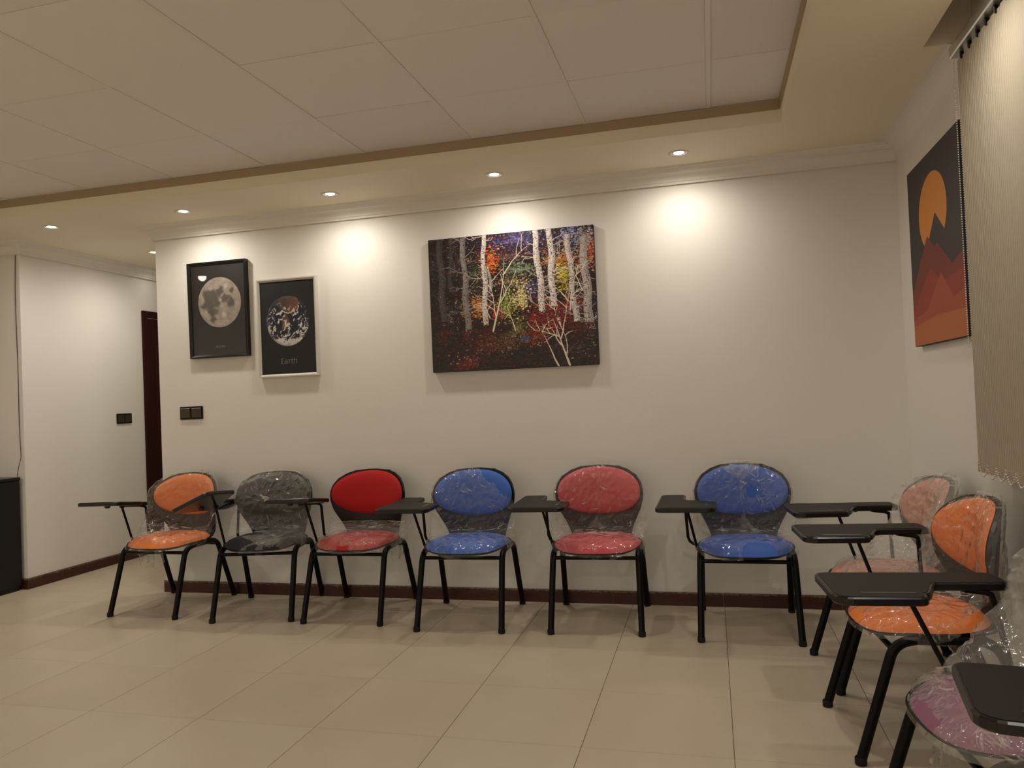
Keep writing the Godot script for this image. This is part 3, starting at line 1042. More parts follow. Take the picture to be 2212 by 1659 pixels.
func build_pictures() -> void:
	var pale := mat("pale print ink", Color(0.46, 0.44, 0.42), 0.6)
	var moon := framed("moon_picture", "black framed glossy print of the full moon", Vector3(-3.371, 2.022, BACK), Vector2(0.478, 0.686), 0.022, 0.036, mats["black lacquer"], disc_print(7, false, Vector2(158, 181), 121), true)
	moon.rotation.x = 0.012
	lettering(moon, "MOON", Vector3(0.005, -0.265, 0.0232), 0.026, pale)
	var earth := framed("earth_picture", "white framed print of the blue planet, lower than its black neighbour", Vector3(-2.825, 1.86, BACK), Vector2(0.462, 0.686), 0.020, 0.032, mats["white lacquer"], disc_print(15, true, Vector2(150, 185), 118), false)
	lettering(earth, "Earth", Vector3(0.0, -0.235, 0.0192), 0.055, pale)
	# canvases: print on the face, carried round the sides in a dark wrap
	var birch := thing("birch_painting", "large canvas of white birches in an autumn forest over the blue and pink chairs", "painting", Vector3(-1.2125, 1.9275, BACK + 0.002))
	var cw := Geo.new()
	cw.prism(rounded(Rect2(-0.549, -0.4375, 1.098, 0.875), 0.003, 2), 0.034, 0.002)
	obj("canvas_wrap", cw, mat("canvas edge", Color(0.10, 0.06, 0.055), 0.7), birch)
	obj("painted_face", face(Vector2(1.094, 0.871), 0.0344), print_material("birch print", forest_image(), 0.36), birch)
	var hill := thing("mountain_painting", "canvas with an orange sun over dark red mountains beside the window blind", "painting", Vector3(RIGHT, 1.935, -3.985), -PI / 2)
	var cw2 := Geo.new()
	cw2.prism(rounded(Rect2(-0.43, -0.4525, 0.86, 0.905), 0.003, 2), 0.032, 0.002)
	obj("canvas_wrap", cw2, mat("canvas edge dark", Color(0.07, 0.055, 0.06), 0.7), hill)
	obj("painted_face", face(Vector2(0.856, 0.901), 0.0324), print_material("mountain print", mountain_image(), 0.5), hill)


# ------------------------------------------------------------------ switches, cable, cabinet
func switch_plate(at: Vector3, turn: float, size: Vector2, label: String) -> void:
	var o := thing("light_switch", label, "switch", at, turn)
	var p := Geo.new()
	p.prism(rounded(Rect2(-size.x / 2, -size.y / 2, size.x, size.y), 0.006), 0.009, 0.002)
	obj("plate", p, mats["bronze dark"], o)
	for s in [-1, 1]:
		var r := Geo.new()
		var w := size.x / 2 - 0.014
		r.prism(rounded(Rect2(s * size.x * 0.245 - w / 2, -size.y / 2 + 0.013, w, size.y - 0.026), 0.003), 0.006, 0.002, Transform3D(Basis(Vector3.RIGHT, 0.05), Vector3(0, 0, 0.009)))
		obj("rocker", r, mats["bronze"], o)


func build_fittings() -> void:
	switch_plate(Vector3(-3.635, 1.292, BACK), 0.0, Vector2(0.19, 0.094), "bronze double light switch under the framed moon print")
	switch_plate(Vector3(HALL_L, 1.265, -5.775), PI / 2, Vector2(0.18, 0.09), "bronze double light switch on the corridor wall beside the door")
	var so := thing("wall_socket", "brown wall socket low on the back wall behind the tablets", "socket", Vector3(0.485, 0.575, BACK))
	var p := Geo.new()
	p.prism(rounded(Rect2(-0.042, -0.042, 0.084, 0.084), 0.008), 0.010, 0.002)
	obj("plate", p, mats["bronze"], so)
	var well := Geo.new()
	well.lathe(PackedVector2Array([Vector2(0.026, 0.010), Vector2(0.024, 0.013), Vector2(0.020, 0.013), Vector2(0.019, 0.0105), Vector2(0.0005, 0.0105)]), 20, Transform3D(Basis(Vector3.RIGHT, PI / 2), Vector3.ZERO))
	obj("socket_well", well, mats["socket brown"], so)
	# black cabinet whose side fills the lower left edge
	var c := thing("cabinet", "black cabinet standing against the wall at the left edge", "cabinet", Vector3(-5.13, 0, -4.72))
	var b := Geo.new()
	b.prism(rounded(Rect2(-0.9, 0.035, 0.9, 0.80), 0.010), 0.55, 0.004)
	obj("body", b, mats["cabinet black"], c)
	var top := Geo.new()
	top.prism(rounded(Rect2(-0.905, 0.835, 0.913, 0.022), 0.004), 0.57, 0.003)
	obj("top", top, mats["black lacquer"], c)
	var pl := Geo.new()
	pl.box(Vector3(-0.88, 0.0, 0.02), Vector3(-0.01, 0.035, 0.53))
	obj("plinth", pl, mats["cabinet black"], c)
	for k in 2:
		var dr := Geo.new()
		dr.prism(rounded(Rect2(-0.895 + 0.447 * k, 0.04, 0.444, 0.79), 0.004), 0.018, 0.003, Transform3D(Basis(), Vector3(0, 0, 0.551)))
		var d := obj("door", dr, mats["cabinet black"], c)
		var kn := Geo.new()
		kn.tube(PackedVector3Array([Vector3(-0.48 + 0.06 * k, 0.55, 0.569), Vector3(-0.48 + 0.06 * k, 0.55, 0.592)]), 0.011)
		obj("knob", kn, mats["aluminium"], d)
	# thin cable from the cornice down to the cabinet top
	var g := Geo.new()
	var pts := PackedVector3Array()
	for k in 25:
		var t := k / 24.0
		pts.append(Vector3(-5.128 - 0.010 * sin(t * PI) + 0.012 * smoothstep(0.75, 1.0, t), lerpf(2.56, 0.862, t), -4.735 + 0.004 * sin(t * 9.0) + 0.05 * smoothstep(0.9, 1.0, t)))
	g.tube(pts, 0.0024, 6)
	tag(obj("cable", g, mats["cable"]), "thin black cable hanging down the wall to the black cabinet", "cable")


# ------------------------------------------------------------------ chairs
# local axes: z forward (where a sitter looks), x to the sitter's left, origin on the floor between the feet
var chair_parts := {}

const SEAT_BASE := 0.447


func shell_half(y: float) -> float:
	# half width of the black back shell at height y
	var pts := [[0.45, 0.180], [0.50, 0.192], [0.56, 0.214], [0.62, 0.238], [0.68, 0.254], [0.73, 0.256], [0.78, 0.243], [0.82, 0.214], [0.85, 0.168], [0.866, 0.115], [0.873, 0.03]]
	for k in pts.size() - 1:
		if y <= pts[k + 1][0]:
			return lerpf(pts[k][1], pts[k + 1][1], clampf((y - pts[k][0]) / (pts[k + 1][0] - pts[k][0]), 0, 1))
	return 0.02


func back_z(x: float, y: float) -> float:
	return -0.205 - 0.10 * (y - 0.45) + 1.65 * x * x * smoothstep(0.42, 0.62, y)


func make_chair_parts() -> void:
	# black shell: from the seat pan up to the rounded back
	var rows := []
	var path := [[0.08, 0.436], [0.0, 0.434], [-0.08, 0.434], [-0.14, 0.437], [-0.175, 0.446], [-0.198, 0.468]]
	for p in path:
		var row := []
		for c in 25:
			row.append(Vector3((c / 24.0 * 2 - 1) * 0.182, p[1], p[0]))
		rows.append(row)
	for k in range(1, 25):
		var y := 0.468 + (0.873 - 0.468) * sin(k / 24.0 * PI / 2)
		var row2 := []
		for c in 25:
			var x := (c / 24.0 * 2 - 1) * shell_half(y)
			row2.append(Vector3(x, y, back_z(x, y)))
		rows.append(row2)
	var g := Geo.new()
	thick_sheet(g, rows, 0.012)
	chair_parts.back_shell = g.mesh()
	# backrest pad
	var pad := Geo.new()
	var front := []
	for r in 15:
		var rr := r / 14.0
		var row3 := []
		for c in 49:
			var a := TAU * (c % 48) / 48.0
			var ca := cos(a)
			var sa := sin(a)
			var px: float = 0.247 * signf(ca) * pow(absf(ca), 0.90) * rr
			var py: float = 0.722 + 0.141 * signf(sa) * pow(absf(sa), 0.92) * rr
			var bulge := 0.036 * pow(maxf(0.0, 1.0 - pow(rr, 3.2)), 0.55)
			row3.append(Vector3(px, py, back_z(px, py) + 0.008 + bulge))
		front.append(row3)
	pad.grid(front)
	chair_parts.pad = pad.mesh()
	# seat cushion
	chair_parts.seat = seat_shape(0.0, SEAT_BASE, 0.036, 1.0).mesh()
	chair_parts.pan = seat_shape(0.010, SEAT_BASE + 0.001, -0.030, 1.0).mesh()
	# frame
	for s in [-1, 1]:
		var k := "l" if s > 0 else "r"
		var fl := Geo.new()
		fl.tube(PackedVector3Array([Vector3(s * 0.247, 0.012, 0.30), Vector3(s * 0.239, 0.365, 0.187)]), 0.0172, 14)
		chair_parts["front_leg_" + k] = fl.mesh()
		var rl := Geo.new()
		rl.tube(PackedVector3Array([Vector3(s * 0.250, 0.012, -0.30), Vector3(s * 0.239, 0.365, -0.168)]), 0.0172, 14)
		chair_parts["rear_leg_" + k] = rl.mesh()
		var cap := Geo.new()
		cap.lathe(PackedVector2Array([Vector2(0.0005, 0.0), Vector2(0.017, 0.0), Vector2(0.0198, 0.003), Vector2(0.0198, 0.024), Vector2(0.017, 0.027)]), 14)
		chair_parts["cap"] = cap.mesh()
		var rail := PackedVector3Array()
		var bend := func(a: Vector3, b: Vector3, c: Vector3) -> void:
			for q in 9:
				var t := q / 8.0
				rail.append(a.lerp(b, t).lerp(b.lerp(c, t), t))
		bend.call(Vector3(s * 0.239, 0.365, 0.187), Vector3(s * 0.2375, 0.424, 0.168), Vector3(s * 0.237, 0.424, 0.09))
		bend.call(Vector3(s * 0.237, 0.424, -0.07), Vector3(s * 0.2375, 0.424, -0.147), Vector3(s * 0.239, 0.365, -0.168))
		var rg := Geo.new()
		rg.tube(rail, 0.0172, 14)
		chair_parts["rail_" + k] = rg.mesh()
	var bar := Geo.new()
	bar.tube(PackedVector3Array([Vector3(-0.24, 0.392, 0.178), Vector3(0.24, 0.392, 0.178)]), 0.0105, 10)
	chair_parts.bar_front = bar.mesh()
	var bar2 := Geo.new()
	bar2.tube(PackedVector3Array([Vector3(-0.24, 0.392, -0.158), Vector3(0.24, 0.392, -0.158)]), 0.0105, 10)
	chair_parts.bar_rear = bar2.mesh()
	# writing tablet on the sitter's right (-x): broad in front, narrow arm behind
	var o := PackedVector2Array()
	o.append_array(arc(Vector2(-0.42, -0.112), 0.03, PI, PI * 1.5, 4))
	o.append_array(arc(Vector2(-0.335, -0.117), 0.025, PI * 1.5, TAU, 3))
	for k in 9:    # S-curve from the arm out to the board
		var t := k / 8.0
		o.append(Vector2(lerpf(-0.310, -0.185, smoothstep(0.0, 1.0, t)), lerpf(0.055, 0.125, t)))
	o.append_array(arc(Vector2(-0.165, 0.155), 0.028, -PI * 0.35, 0.0, 3))
	o.append_array(arc(Vector2(-0.187, 0.330), 0.05, 0.0, PI / 2, 5))
	o.append_array(arc(Vector2(-0.415, 0.345), 0.035, PI / 2, PI, 4))
	var upright := Transform3D(Basis(Vector3.RIGHT, Vector3(0, 0, -1), Vector3.UP).orthonormalized(), Vector3.ZERO)
	# basis: outline x -> x, outline y -> z, depth -> y (outline is mirrored, so the prism runs downwards)
	upright = Transform3D(Basis(Vector3(1, 0, 0), Vector3(0, 0, 1), Vector3(0, -1, 0)), Vector3.ZERO)
	var tb := Geo.new()
	tb.prism(o, 0.024, 0.004, upright)
	chair_parts.tablet = tb.mesh()
	var ts := Geo.new()
	var top := Geo.inset(o, 0.009) if not Geometry2D.is_polygon_clockwise(o) else o
	ts.prism(top, 0.0012, 0.0004, upright.translated(Vector3(0, 0.0012, 0)))
	chair_parts.tablet_top = ts.mesh()
	var pen := Geo.new()
	pen.prism(rounded(Rect2(-0.198, 0.15, 0.016, 0.15), 0.007), 0.001, 0.0003, upright.translated(Vector3(0, 0.0021, 0)))
	chair_parts.pen_groove = pen.mesh()
	var rib := Geo.new()
	rib.tube(PackedVector3Array([Vector3(-0.0465, 0, 0), Vector3(0.0465, 0, 0)]), 0.006, 8)
	chair_parts.rib = rib.mesh()
	var stud := Geo.new()
	stud.lathe(PackedVector2Array([Vector2(0.0005, -0.012), Vector2(0.016, -0.010), Vector2(0.020, 0.006)]), 12)
	chair_parts.stud = stud.mesh()


func arc(c: Vector2, r: float, a0: float, a1: float, steps: int) -> PackedVector2Array:
	var o := PackedVector2Array()
	for k in steps + 1:
		var a := lerpf(a0, a1, k / float(steps))
		o.append(c + Vector2(cos(a), sin(a)) * r)
	return o


# both faces and the rim of a sheet
func thick_sheet(g: Geo, rows: Array, t: float) -> void:
	var nr := rows.size()
	var nc: int = rows[0].size()
	var back := []
	for r in nr:
		var row := []
		for c in nc:
			var du: Vector3 = rows[r][mini(c + 1, nc - 1)] - rows[r][maxi(c - 1, 0)]
			var dv: Vector3 = rows[mini(r + 1, nr - 1)][c] - rows[maxi(r - 1, 0)][c]
			row.append(rows[r][c] - du.cross(dv).normalized() * t)
		back.append(row)
	g.grid(rows)
	g.grid(back, null, true)
	for r in nr - 1:
		g.quad(rows[r][nc - 1], back[r][nc - 1], back[r + 1][nc - 1], rows[r + 1][nc - 1])
		g.quad(back[r][0], rows[r][0], rows[r + 1][0], back[r + 1][0])
	for c in nc - 1:
		g.quad(rows[nr - 1][c], rows[nr - 1][c + 1], back[nr - 1][c + 1], back[nr - 1][c])
		g.quad(rows[0][c + 1], rows[0][c], back[0][c], back[0][c + 1])


func seat_outline(a: float, grow: float) -> Vector2:
	var ca := cos(a)
	var sa := sin(a)
	var ex := 0.80
	return Vector2((0.246 + grow) * signf(ca) * pow(absf(ca), ex), 0.027 + (0.222 + grow) * signf(sa) * pow(absf(sa), ex))


func seat_sag(z: float) -> float:
	# the front edge rolls down a little, the rear rises
	return -0.018 * smoothstep(0.10, 0.25, z) + 0.006 * smoothstep(0.0, -0.18, z)


func seat_shape(grow: float, base: float, rise: float, _k: float) -> Geo:
	var g := Geo.new()
	var rows := []
	for r in 13:
		var rr := r / 12.0
		var row := []
		for c in 65:
			var a := TAU * (c % 64) / 64.0
			var p := seat_outline(a, grow) - Vector2(0, 0.027)
			p = p * rr + Vector2(0, 0.027)
			var y := base + seat_sag(p.y) + rise * pow(maxf(0.0, 1.0 - pow(rr, 4.0)), 0.5)
			row.append(Vector3(p.x, y, p.y))
		rows.append(row)
	g.grid(rows, null, rise > 0)
	return g


func chair(label: String, at: Vector2, deg: float, cloth: String, tablet := Vector3.ZERO, shift := Vector3.ZERO) -> Node3D:
	if chair_parts.is_empty():
		make_chair_parts()
	var t := thing("tablet_chair", label, "chair", Vector3(at.x, 0, at.y), deg_to_rad(deg), "tablet-arm chairs along the walls")
	var steel: Material = mats["black tube"]
	for k in ["l", "r"]:
		for w in ["front_leg_", "rear_leg_"]:
			var lg := obj("leg", chair_parts[w + k], steel, t)
			var cap := obj("foot_cap", chair_parts.cap, mats["rubber"], lg)
			cap.position = Vector3((1 if k == "l" else -1) * (0.247 if w == "front_leg_" else 0.25), 0.0, 0.30 if w == "front_leg_" else -0.30)
		obj("side_rail", chair_parts["rail_" + k], steel, t)
	obj("stretcher", chair_parts.bar_front, steel, t)
	obj("stretcher", chair_parts.bar_rear, steel, t)
	obj("seat_pan", chair_parts.pan, mats["black plastic"], t)
	obj("seat_cushion", chair_parts.seat, mats[cloth + " cloth"], t)
	obj("back_shell", chair_parts.back_shell, mats["black plastic"], t)
	obj("backrest_pad", chair_parts.pad, mats[cloth + " cloth"], t)
	# tablet = tilt (front up), roll (inner edge up), swing about the upright strut
	var tab := Node3D.new()
	tab.name = "writing_tablet"
	t.add_child(tab)
	var turned := Basis(Vector3.UP, tablet.z) * Basis(Vector3.RIGHT, -tablet.x) * Basis(Vector3(0, 0, 1), tablet.y)
	tab.transform = Transform3D(turned, Vector3(-0.30, 0.703, -0.09) + shift).translated_local(Vector3(0.30, 0, 0.09))
	obj("board", chair_parts.tablet, mats["tablet edge"], tab)
	obj("board_top", chair_parts.tablet_top, mats["tablet plastic"], tab)
	obj("pen_groove", chair_parts.pen_groove, mats["tablet edge"], tab)
	for k in 4:
		obj("rib", chair_parts.rib, mats["tablet edge"], tab).position = Vector3(-0.38, -0.026, -0.02 - 0.016 * k)
	for z in [0.18, 0.05]:
		obj("stud", chair_parts.stud, mats["tablet edge"], tab).position = Vector3(-0.385, -0.027, z)
	var low := 0.43
	var reach := tab.transform * Vector3(-0.30, -0.022, 0.15)
	var g := Geo.new()
	g.tube(PackedVector3Array([reach, Vector3(-0.252, low, 0.075)]), 0.0075, 10)
	obj("tablet_strut", g, steel, t)
	var g2 := Geo.new()
	var head := tab.transform * Vector3(-0.318, -0.022, -0.02)
	var neck := tab.transform * Vector3(-0.318, -0.030, -0.085)
	g2.tube(PackedVector3Array([head, neck.lerp(head, 0.15) , neck + Vector3(0.001, -0.006, -0.006), neck + Vector3(0.002, -0.018, -0.009), Vector3(neck.x + 0.01, 0.47, -0.097), Vector3(neck.x + 0.02, 0.445, -0.097), Vector3(neck.x + 0.04, 0.430, -0.096), Vector3(-0.24, 0.424, -0.09)]), 0.0085, 10)
	obj("tablet_strut", g2, steel, t)
	return t


func build_chairs() -> void:
	var c1 := chair("orange tablet-arm chair in plastic film at the corridor end of the row", Vector2(-3.566, -4.446), -0.9, "orange", Vector3(0.13, 0.02, 0), Vector3(0.03, -0.018, 0))
	var c2 := chair("charcoal black tablet-arm chair knotted in plastic film with its tablet tipped up", Vector2(-2.834, -4.437), 11.0, "charcoal", Vector3(0.085, 0.398, -0.287), Vector3(0.055, 0.007, -0.055))
	var c3 := chair("red tablet-arm chair with bare backrest and film only on its seat", Vector2(-2.191, -4.46), 1.2, "red", Vector3(0.145, 0.03, 0), Vector3(0.01, -0.012, 0))
	var c4 := chair("blue tablet-arm chair with film pulled diagonally off its backrest, left of the pink chair", Vector2(-1.445, -4.40), 2.9, "blue")
	var c5 := chair("pink tablet-arm chair wholly in plastic film under the birch painting", Vector2(-0.672, -4.44), 2.2, "pink")
	var c6 := chair("blue tablet-arm chair with knotted film and torn seat wrap, right of the pink chair", Vector2(0.144, -4.393), -0.3, "blue")
	var c7 := chair("pale peach tablet-arm chair in hazy film, in the corner by the window wall", Vector2(0.748, -3.75), -84.7, "peach")
	var c8 := chair("orange tablet-arm chair in plastic film against the window wall", Vector2(0.72, -3.115), -85.6, "orange")
	var c9 := chair("lilac tablet-arm chair in crumpled film at the right edge of the picture", Vector2(0.73, -2.21), -86.0, "lilac", Vector3.ZERO, Vector3(0, 0, 0.03))
	chair("chair cut off by the lower right corner with only its black tablet showing", Vector2(0.78, -1.325), -98.0, "blue")

	film_bag(c1, {"seed": 3, "tent": 0.8, "wide": 0.02})
	flap(c1, Vector3(-0.24, 0.435, 0.10), Vector3(0.10, 0.43, 0.235), 0.17, 0.20, 31)
	flap(c1, Vector3(0.23, 0.44, 0.12), Vector3(0.245, 0.44, -0.10), 0.10, 0.05, 33)
	film_bag(c2, {"seed": 5, "glint_folds": 230, "tent": 0.9, "tail": 1.0, "knot": Vector2(-0.10, 0.72), "film": "thick film", "seat_keep": func(p: Vector3) -> bool: return p.x > -0.07 + 0.05 * sin(p.z * 40.0)})
	flap(c2, Vector3(0.02, 0.43, 0.235), Vector3(0.25, 0.44, -0.05), 0.07, 0.17, 35)
	film_bag(c3, {"seed": 7, "tent": 0.3, "top": 0.535, "film": "thick film"})
	flap(c3, Vector3(-0.20, 0.43, 0.18), Vector3(0.245, 0.435, 0.02), 0.06, 0.11, 37)
	flap(c3, Vector3(0.235, 0.46, 0.06), Vector3(0.255, 0.475, -0.21), 0.13, 0.22, 38)
	film_bag(c4, {"seed": 9, "tent": 0.55, "back_keep": func(p: Vector3) -> bool: return p.y < 0.872 - 0.80 * p.x + 0.012 * sin(p.x * 60.0)})
	flap(c4, Vector3(-0.10, 0.43, 0.24), Vector3(0.235, 0.435, 0.05), 0.06, 0.08, 39)
	film_bag(c5, {"seed": 11, "glint_folds": 150, "tent": 0.75, "wide": 0.012, "knot": Vector2(0.01, 0.745), "seam": true, "rear": true})
	flap(c5, Vector3(-0.18, 0.43, 0.20), Vector3(0.18, 0.43, 0.20), 0.05, 0.06, 40)
	film_bag(c6, {"seed": 13, "glint_folds": 170, "tent": 0.75, "wide": 0.012, "knot": Vector2(-0.005, 0.775), "seam": true, "rear": true, "gather": true,
		"seat_keep": func(p: Vector3) -> bool: return p.z < 0.15 or absf(p.x - 0.065) > 0.085 - 0.03 * smoothstep(0.2, 0.15, p.z),
		"back_keep": func(p: Vector3) -> bool: return Vector2((p.x - 0.055) * 1.2, p.y - 0.715).length() > 0.036})
	flap(c6, Vector3(-0.20, 0.43, 0.18), Vector3(0.20, 0.43, 0.18), 0.05, 0.05, 41)
	film_bag(c7, {"seed": 15, "tent": 1.0, "wide": 0.015, "film": "hazy film", "rear": true})
	film_bag(c8, {"seed": 17, "glint_folds": 170, "tent": 0.7, "wide": 0.015, "rear": true})
	flap(c8, Vector3(-0.24, 0.44, 0.05), Vector3(0.10, 0.43, 0.235), 0.05, 0.07, 43)
	flap(c8, Vector3(0.10, 0.43, 0.235), Vector3(0.25, 0.44, -0.05), 0.07, 0.05, 44)
	film_bag(c9, {"seed": 19, "glint_folds": 260, "tent": 1.5, "wide": 0.03, "film": "thick film", "rear": true})
	flap(c9, Vector3(-0.24, 0.44, 0.08), Vector3(0.06, 0.43, 0.245), 0.17, 0.20, 45)
	flap(c9, Vector3(0.06, 0.43, 0.245), Vector3(0.25, 0.44, -0.05), 0.08, 0.06, 46)


# ------------------------------------------------------------------ plastic film
var crease := FastNoiseLite.new()


func ridge(p: Vector3, stretch: Vector3, seed_: float) -> float:
	var n := crease.get_noise_3d(p.x * stretch.x + seed_ * 31.0, p.y * stretch.y, p.z * stretch.z)
	return exp(-pow(n * 2.8, 2.0))


func pad_front(x: float, y: float) -> float:
	var q := pow(pow(absf(x) / 0.249, 2.2) + pow(absf(y - 0.722) / 0.143, 2.2), 1.0 / 2.2)
	return back_z(clampf(x, -0.27, 0.27), y) + 0.013 + 0.036 * pow(maxf(0.0, 1.0 - pow(q, 3.2)), 0.55)


func seat_top(x: float, z: float) -> float:
	var q := pow(pow(absf(x) / 0.248, 2.5) + pow(absf(z - 0.027) / 0.224, 2.5), 0.4)
	return SEAT_BASE + seat_sag(z) + 0.036 * pow(maxf(0.0, 1.0 - pow(q, 4.0)), 0.5) + 0.005


# one bag of film over seat and back: s runs across (edges past 1 hang or wrap round), v from the front edge up to the top
func film_bag(t: Node3D, o: Dictionary) -> void:
	crease.noise_type = FastNoiseLite.TYPE_SIMPLEX_SMOOTH
	crease.frequency = 1.0
	crease.fractal_octaves = 3
	var sd: float = o.seed
	var tent: float = o.tent
	var wide: float = o.get("wide", 0.006)
	var top: float = o.get("top", 0.884)
	var film: Material = mats[o.get("film", "film")]
	var knot: Vector2 = o.get("knot", Vector2(9, 9))
	var nv := 96
	var nu := 74
	var rows := []
	for r in nv + 1:
		var v := r / float(nv)
		var row := []
		for c in nu + 1:
			var s := (c / float(nu) * 2.0 - 1.0) * 1.25
			var e := maxf(0.0, absf(s) - 1.0) / 0.25
			var q := clampf(s, -1.0, 1.0)
			var loose := tent * pow(absf(q), 2.2)
			var zr := lerpf(-0.14, 0.06, minf(1.2, loose))       # where it leaves the seat
			var yb := lerpf(0.505, 0.64, minf(1.2, loose))       # where it reaches the back
			var p: Vector3
			var outw: Vector3
			if v < 0.40:
				var k := v / 0.40
				var hw := 0.246 + wide
				# rows bow forward with the round front edge of the cushion
				var zf := 0.027 + 0.228 * pow(maxf(0.02, 1.0 - pow(absf(q) * 0.97, 2.5)), 0.42)
				var z := lerpf(zf, zr, k)
				p = Vector3(q * hw, seat_top(q * 0.246, z) - 0.03 * pow(1.0 - k, 10.0), z)
				p.y -= 0.055 * e * (1.0 - 0.4 * k)
				p.x += signf(s) * 0.006 * e
				outw = Vector3(signf(s) * 0.7 * e, 1.0, 0.5 * pow(1.0 - k, 4.0)).normalized()
			else:
				var low := backp(q, yb, wide)
				if v < 0.58:
					var k2 := (v - 0.40) / 0.18
					var a := Vector3(q * (0.246 + wide), seat_top(q * 0.246, zr), zr)
					var corner := Vector3(lerpf(a.x, low.x, 0.5), 0.487, -0.165).lerp((a + low) * 0.5, minf(0.92, loose))
					p = a.lerp(corner, k2).lerp(corner.lerp(low, k2), k2)
					p.y -= 0.033 * e * (1.0 - k2)
					p.z -= 0.04 * e * k2
					p.x += signf(s) * 0.01 * e
					outw = Vector3(signf(s) * 0.4 * e, 1.0 - k2, 0.3 + k2).normalized()
				else:
					var k3 := sin((v - 0.58) / 0.42 * PI / 2)
					var y := lerpf(yb, top, k3)
					p = backp(q, y, wide)
					p.z -= 0.055 * e
					p.x -= signf(s) * 0.012 * e
					outw = Vector3(signf(s) * e, 0.4 * pow(k3, 6.0), 1.0).normalized()
			var sag := 1.0 if v > 0.58 else 0.7
			var d := 0.008 * ridge(p, Vector3(6.0, 9.0, 8.0), sd) * sag + 0.0016 * ridge(p, Vector3(20.0, 24.0, 22.0), sd + 4.0) + 0.006 * crease.get_noise_3d(p.x * 7.0, p.y * 5.0 + sd, p.z * 7.0)
			if v >= 0.36 and v <= 0.62:
				d += 0.014 * ridge(p, Vector3(4.0, 17.0, 17.0), sd + 8.0) * (0.4 + absf(q)) * sin((v - 0.36) / 0.26 * PI)
			var fromk := Vector2(p.x - knot.x, p.y - knot.y)
			if v > 0.5 and fromk.length() < 0.3:
				var ang := fromk.angle()
				var f := smoothstep(0.20, 0.01, fromk.length())
				d += f * (0.012 * pow(absf(cos(ang * 6.0 + sd + 2.0 * crease.get_noise_2d(ang * 3.0, sd))), 3.0) + 0.012)
			row.append(p + outw * maxf(0.0, d + 0.002))
		rows.append(row)
	var seat_keep = o.get("seat_keep")
	var back_keep = o.get("back_keep")
	for half in 2:      # one mesh over the seat, one over the back
		var g := Geo.new()
		g.grid(rows, func(r: int, c: int) -> bool:
			if (r < 0.50 * nv) != (half == 0):
				return false
			var m: Vector3 = (rows[r][c] + rows[r + 1][c + 1]) * 0.5
			if r < 0.40 * nv and seat_keep != null:
				return seat_keep.call(m)
			if r >= 0.50 * nv and back_keep != null:
				return back_keep.call(m)
			return true)
		var w := obj("plastic_wrap", g, mats[o.get("film", "film") + (" seat" if half == 0 else "")], t)
		w.set_meta("label", ["clear crinkled plastic film over the seat", "clear crinkled plastic film over the backrest"][half])
	glint_lines(t, rows, int(o.get("glint_folds", 125)), int(sd), knot, seat_keep, back_keep)
	if o.get("rear", false):
		var back := []
		for r in 34:
			var row2 := []
			for c in 41:
				var q2 := c / 20.0 - 1.0
				var y2 := lerpf(0.44, 0.884, sin(r / 33.0 * PI / 2))
				var p2 := Vector3(q2 * ((shell_half(y2) if y2 > 0.70 else 0.256) + wide + 0.004), y2, 0)
				p2.z = back_z(p2.x, maxf(y2, 0.56)) - 0.016 - 0.03 * (1.0 - q2 * q2) * smoothstep(0.85, 0.5, y2)
				p2.z -= 0.012 * ridge(p2, Vector3(9, 6, 9), sd + 20.0)
				row2.append(p2)
			back.append(row2)
		var g2 := Geo.new()
		g2.grid(back, null, true)
		obj("plastic_wrap", g2, film, t).set_meta("label", "clear plastic film behind the backrest")
	if o.has("knot"):
		# gathered tail of the bag, twisted where it was tied
		var tail := []
		var big: float = o.get("tail", 0.5)
		for r in 9:
			var row3 := []
			for c in 25:
				var a2 := TAU * (c % 24) / 24.0
				var u := r / 8.0
				var rad := big * (0.004 + 0.022 * absf(u - 0.25)) * (1.0 + 0.35 * cos(a2 * 5.0 + u * 4.0))
				row3.append(Vector3(knot.x + rad * cos(a2) + 0.05 * u * big, knot.y + rad * sin(a2) * 0.7 - 0.022 * u * big, pad_front(knot.x, knot.y) + 0.012 + 0.03 * u * big))
			tail.append(row3)
		var g3 := Geo.new()
		g3.grid(tail)
		obj("film_knot", g3, mats["film knot"], t).set_meta("label", "twisted knot of film")
	if o.get("seam", false):
		var strip := []
		for r in 40:
			var v2 := r / 39.0
			var y3 := lerpf(knot.y, 0.50, v2)
			var wd := 0.006 + 0.004 * sin(v2 * 9.0 + sd) + 0.045 * pow(v2, 7.0)
			var cx := knot.x + 0.05 * v2 * v2 * sin(sd) + 0.004 * sin(v2 * 14.0)
			var row4 := []
			for c in 6:
				var x4 := cx + (c / 5.0 - 0.5) * 2.0 * wd
				row4.append(Vector3(x4, y3, pad_front(x4, y3) + 0.020 + 0.006 * cos(c * 1.9)))
			strip.append(row4)
		var g4 := Geo.new()
		g4.grid(strip, null, true)
		obj("film_seam", g4, mats["thick film"], t).set_meta("label", "welded seam of the film bag")
	if o.get("gather", false):
		# second layer of film folded over the top edge and drawn together at the knot
		var fold := []
		for r in 30:
			var v5 := r / 29.0
			var y5 := lerpf(knot.y + 0.008, 0.878, v5)
			var row5 := []
			for c in 41:
				var q5 := c / 20.0 - 1.0
				var x5 := knot.x + q5 * (0.008 + 0.125 * v5)
				var yy := minf(y5, 0.70 + 0.178 * sqrt(maxf(0.0, 1.0 - pow(x5 / 0.262, 2.0))))
				row5.append(Vector3(x5, yy, pad_front(x5, yy) + 0.016 + 0.012 * (1.0 - v5) + 0.010 * pow(absf(sin(q5 * 11.0 + 1.5 * crease.get_noise_2d(q5 * 4.0, 3.0))), 2.0) * (0.3 + 0.7 * v5)))
			fold.append(row5)
		var g5 := Geo.new()
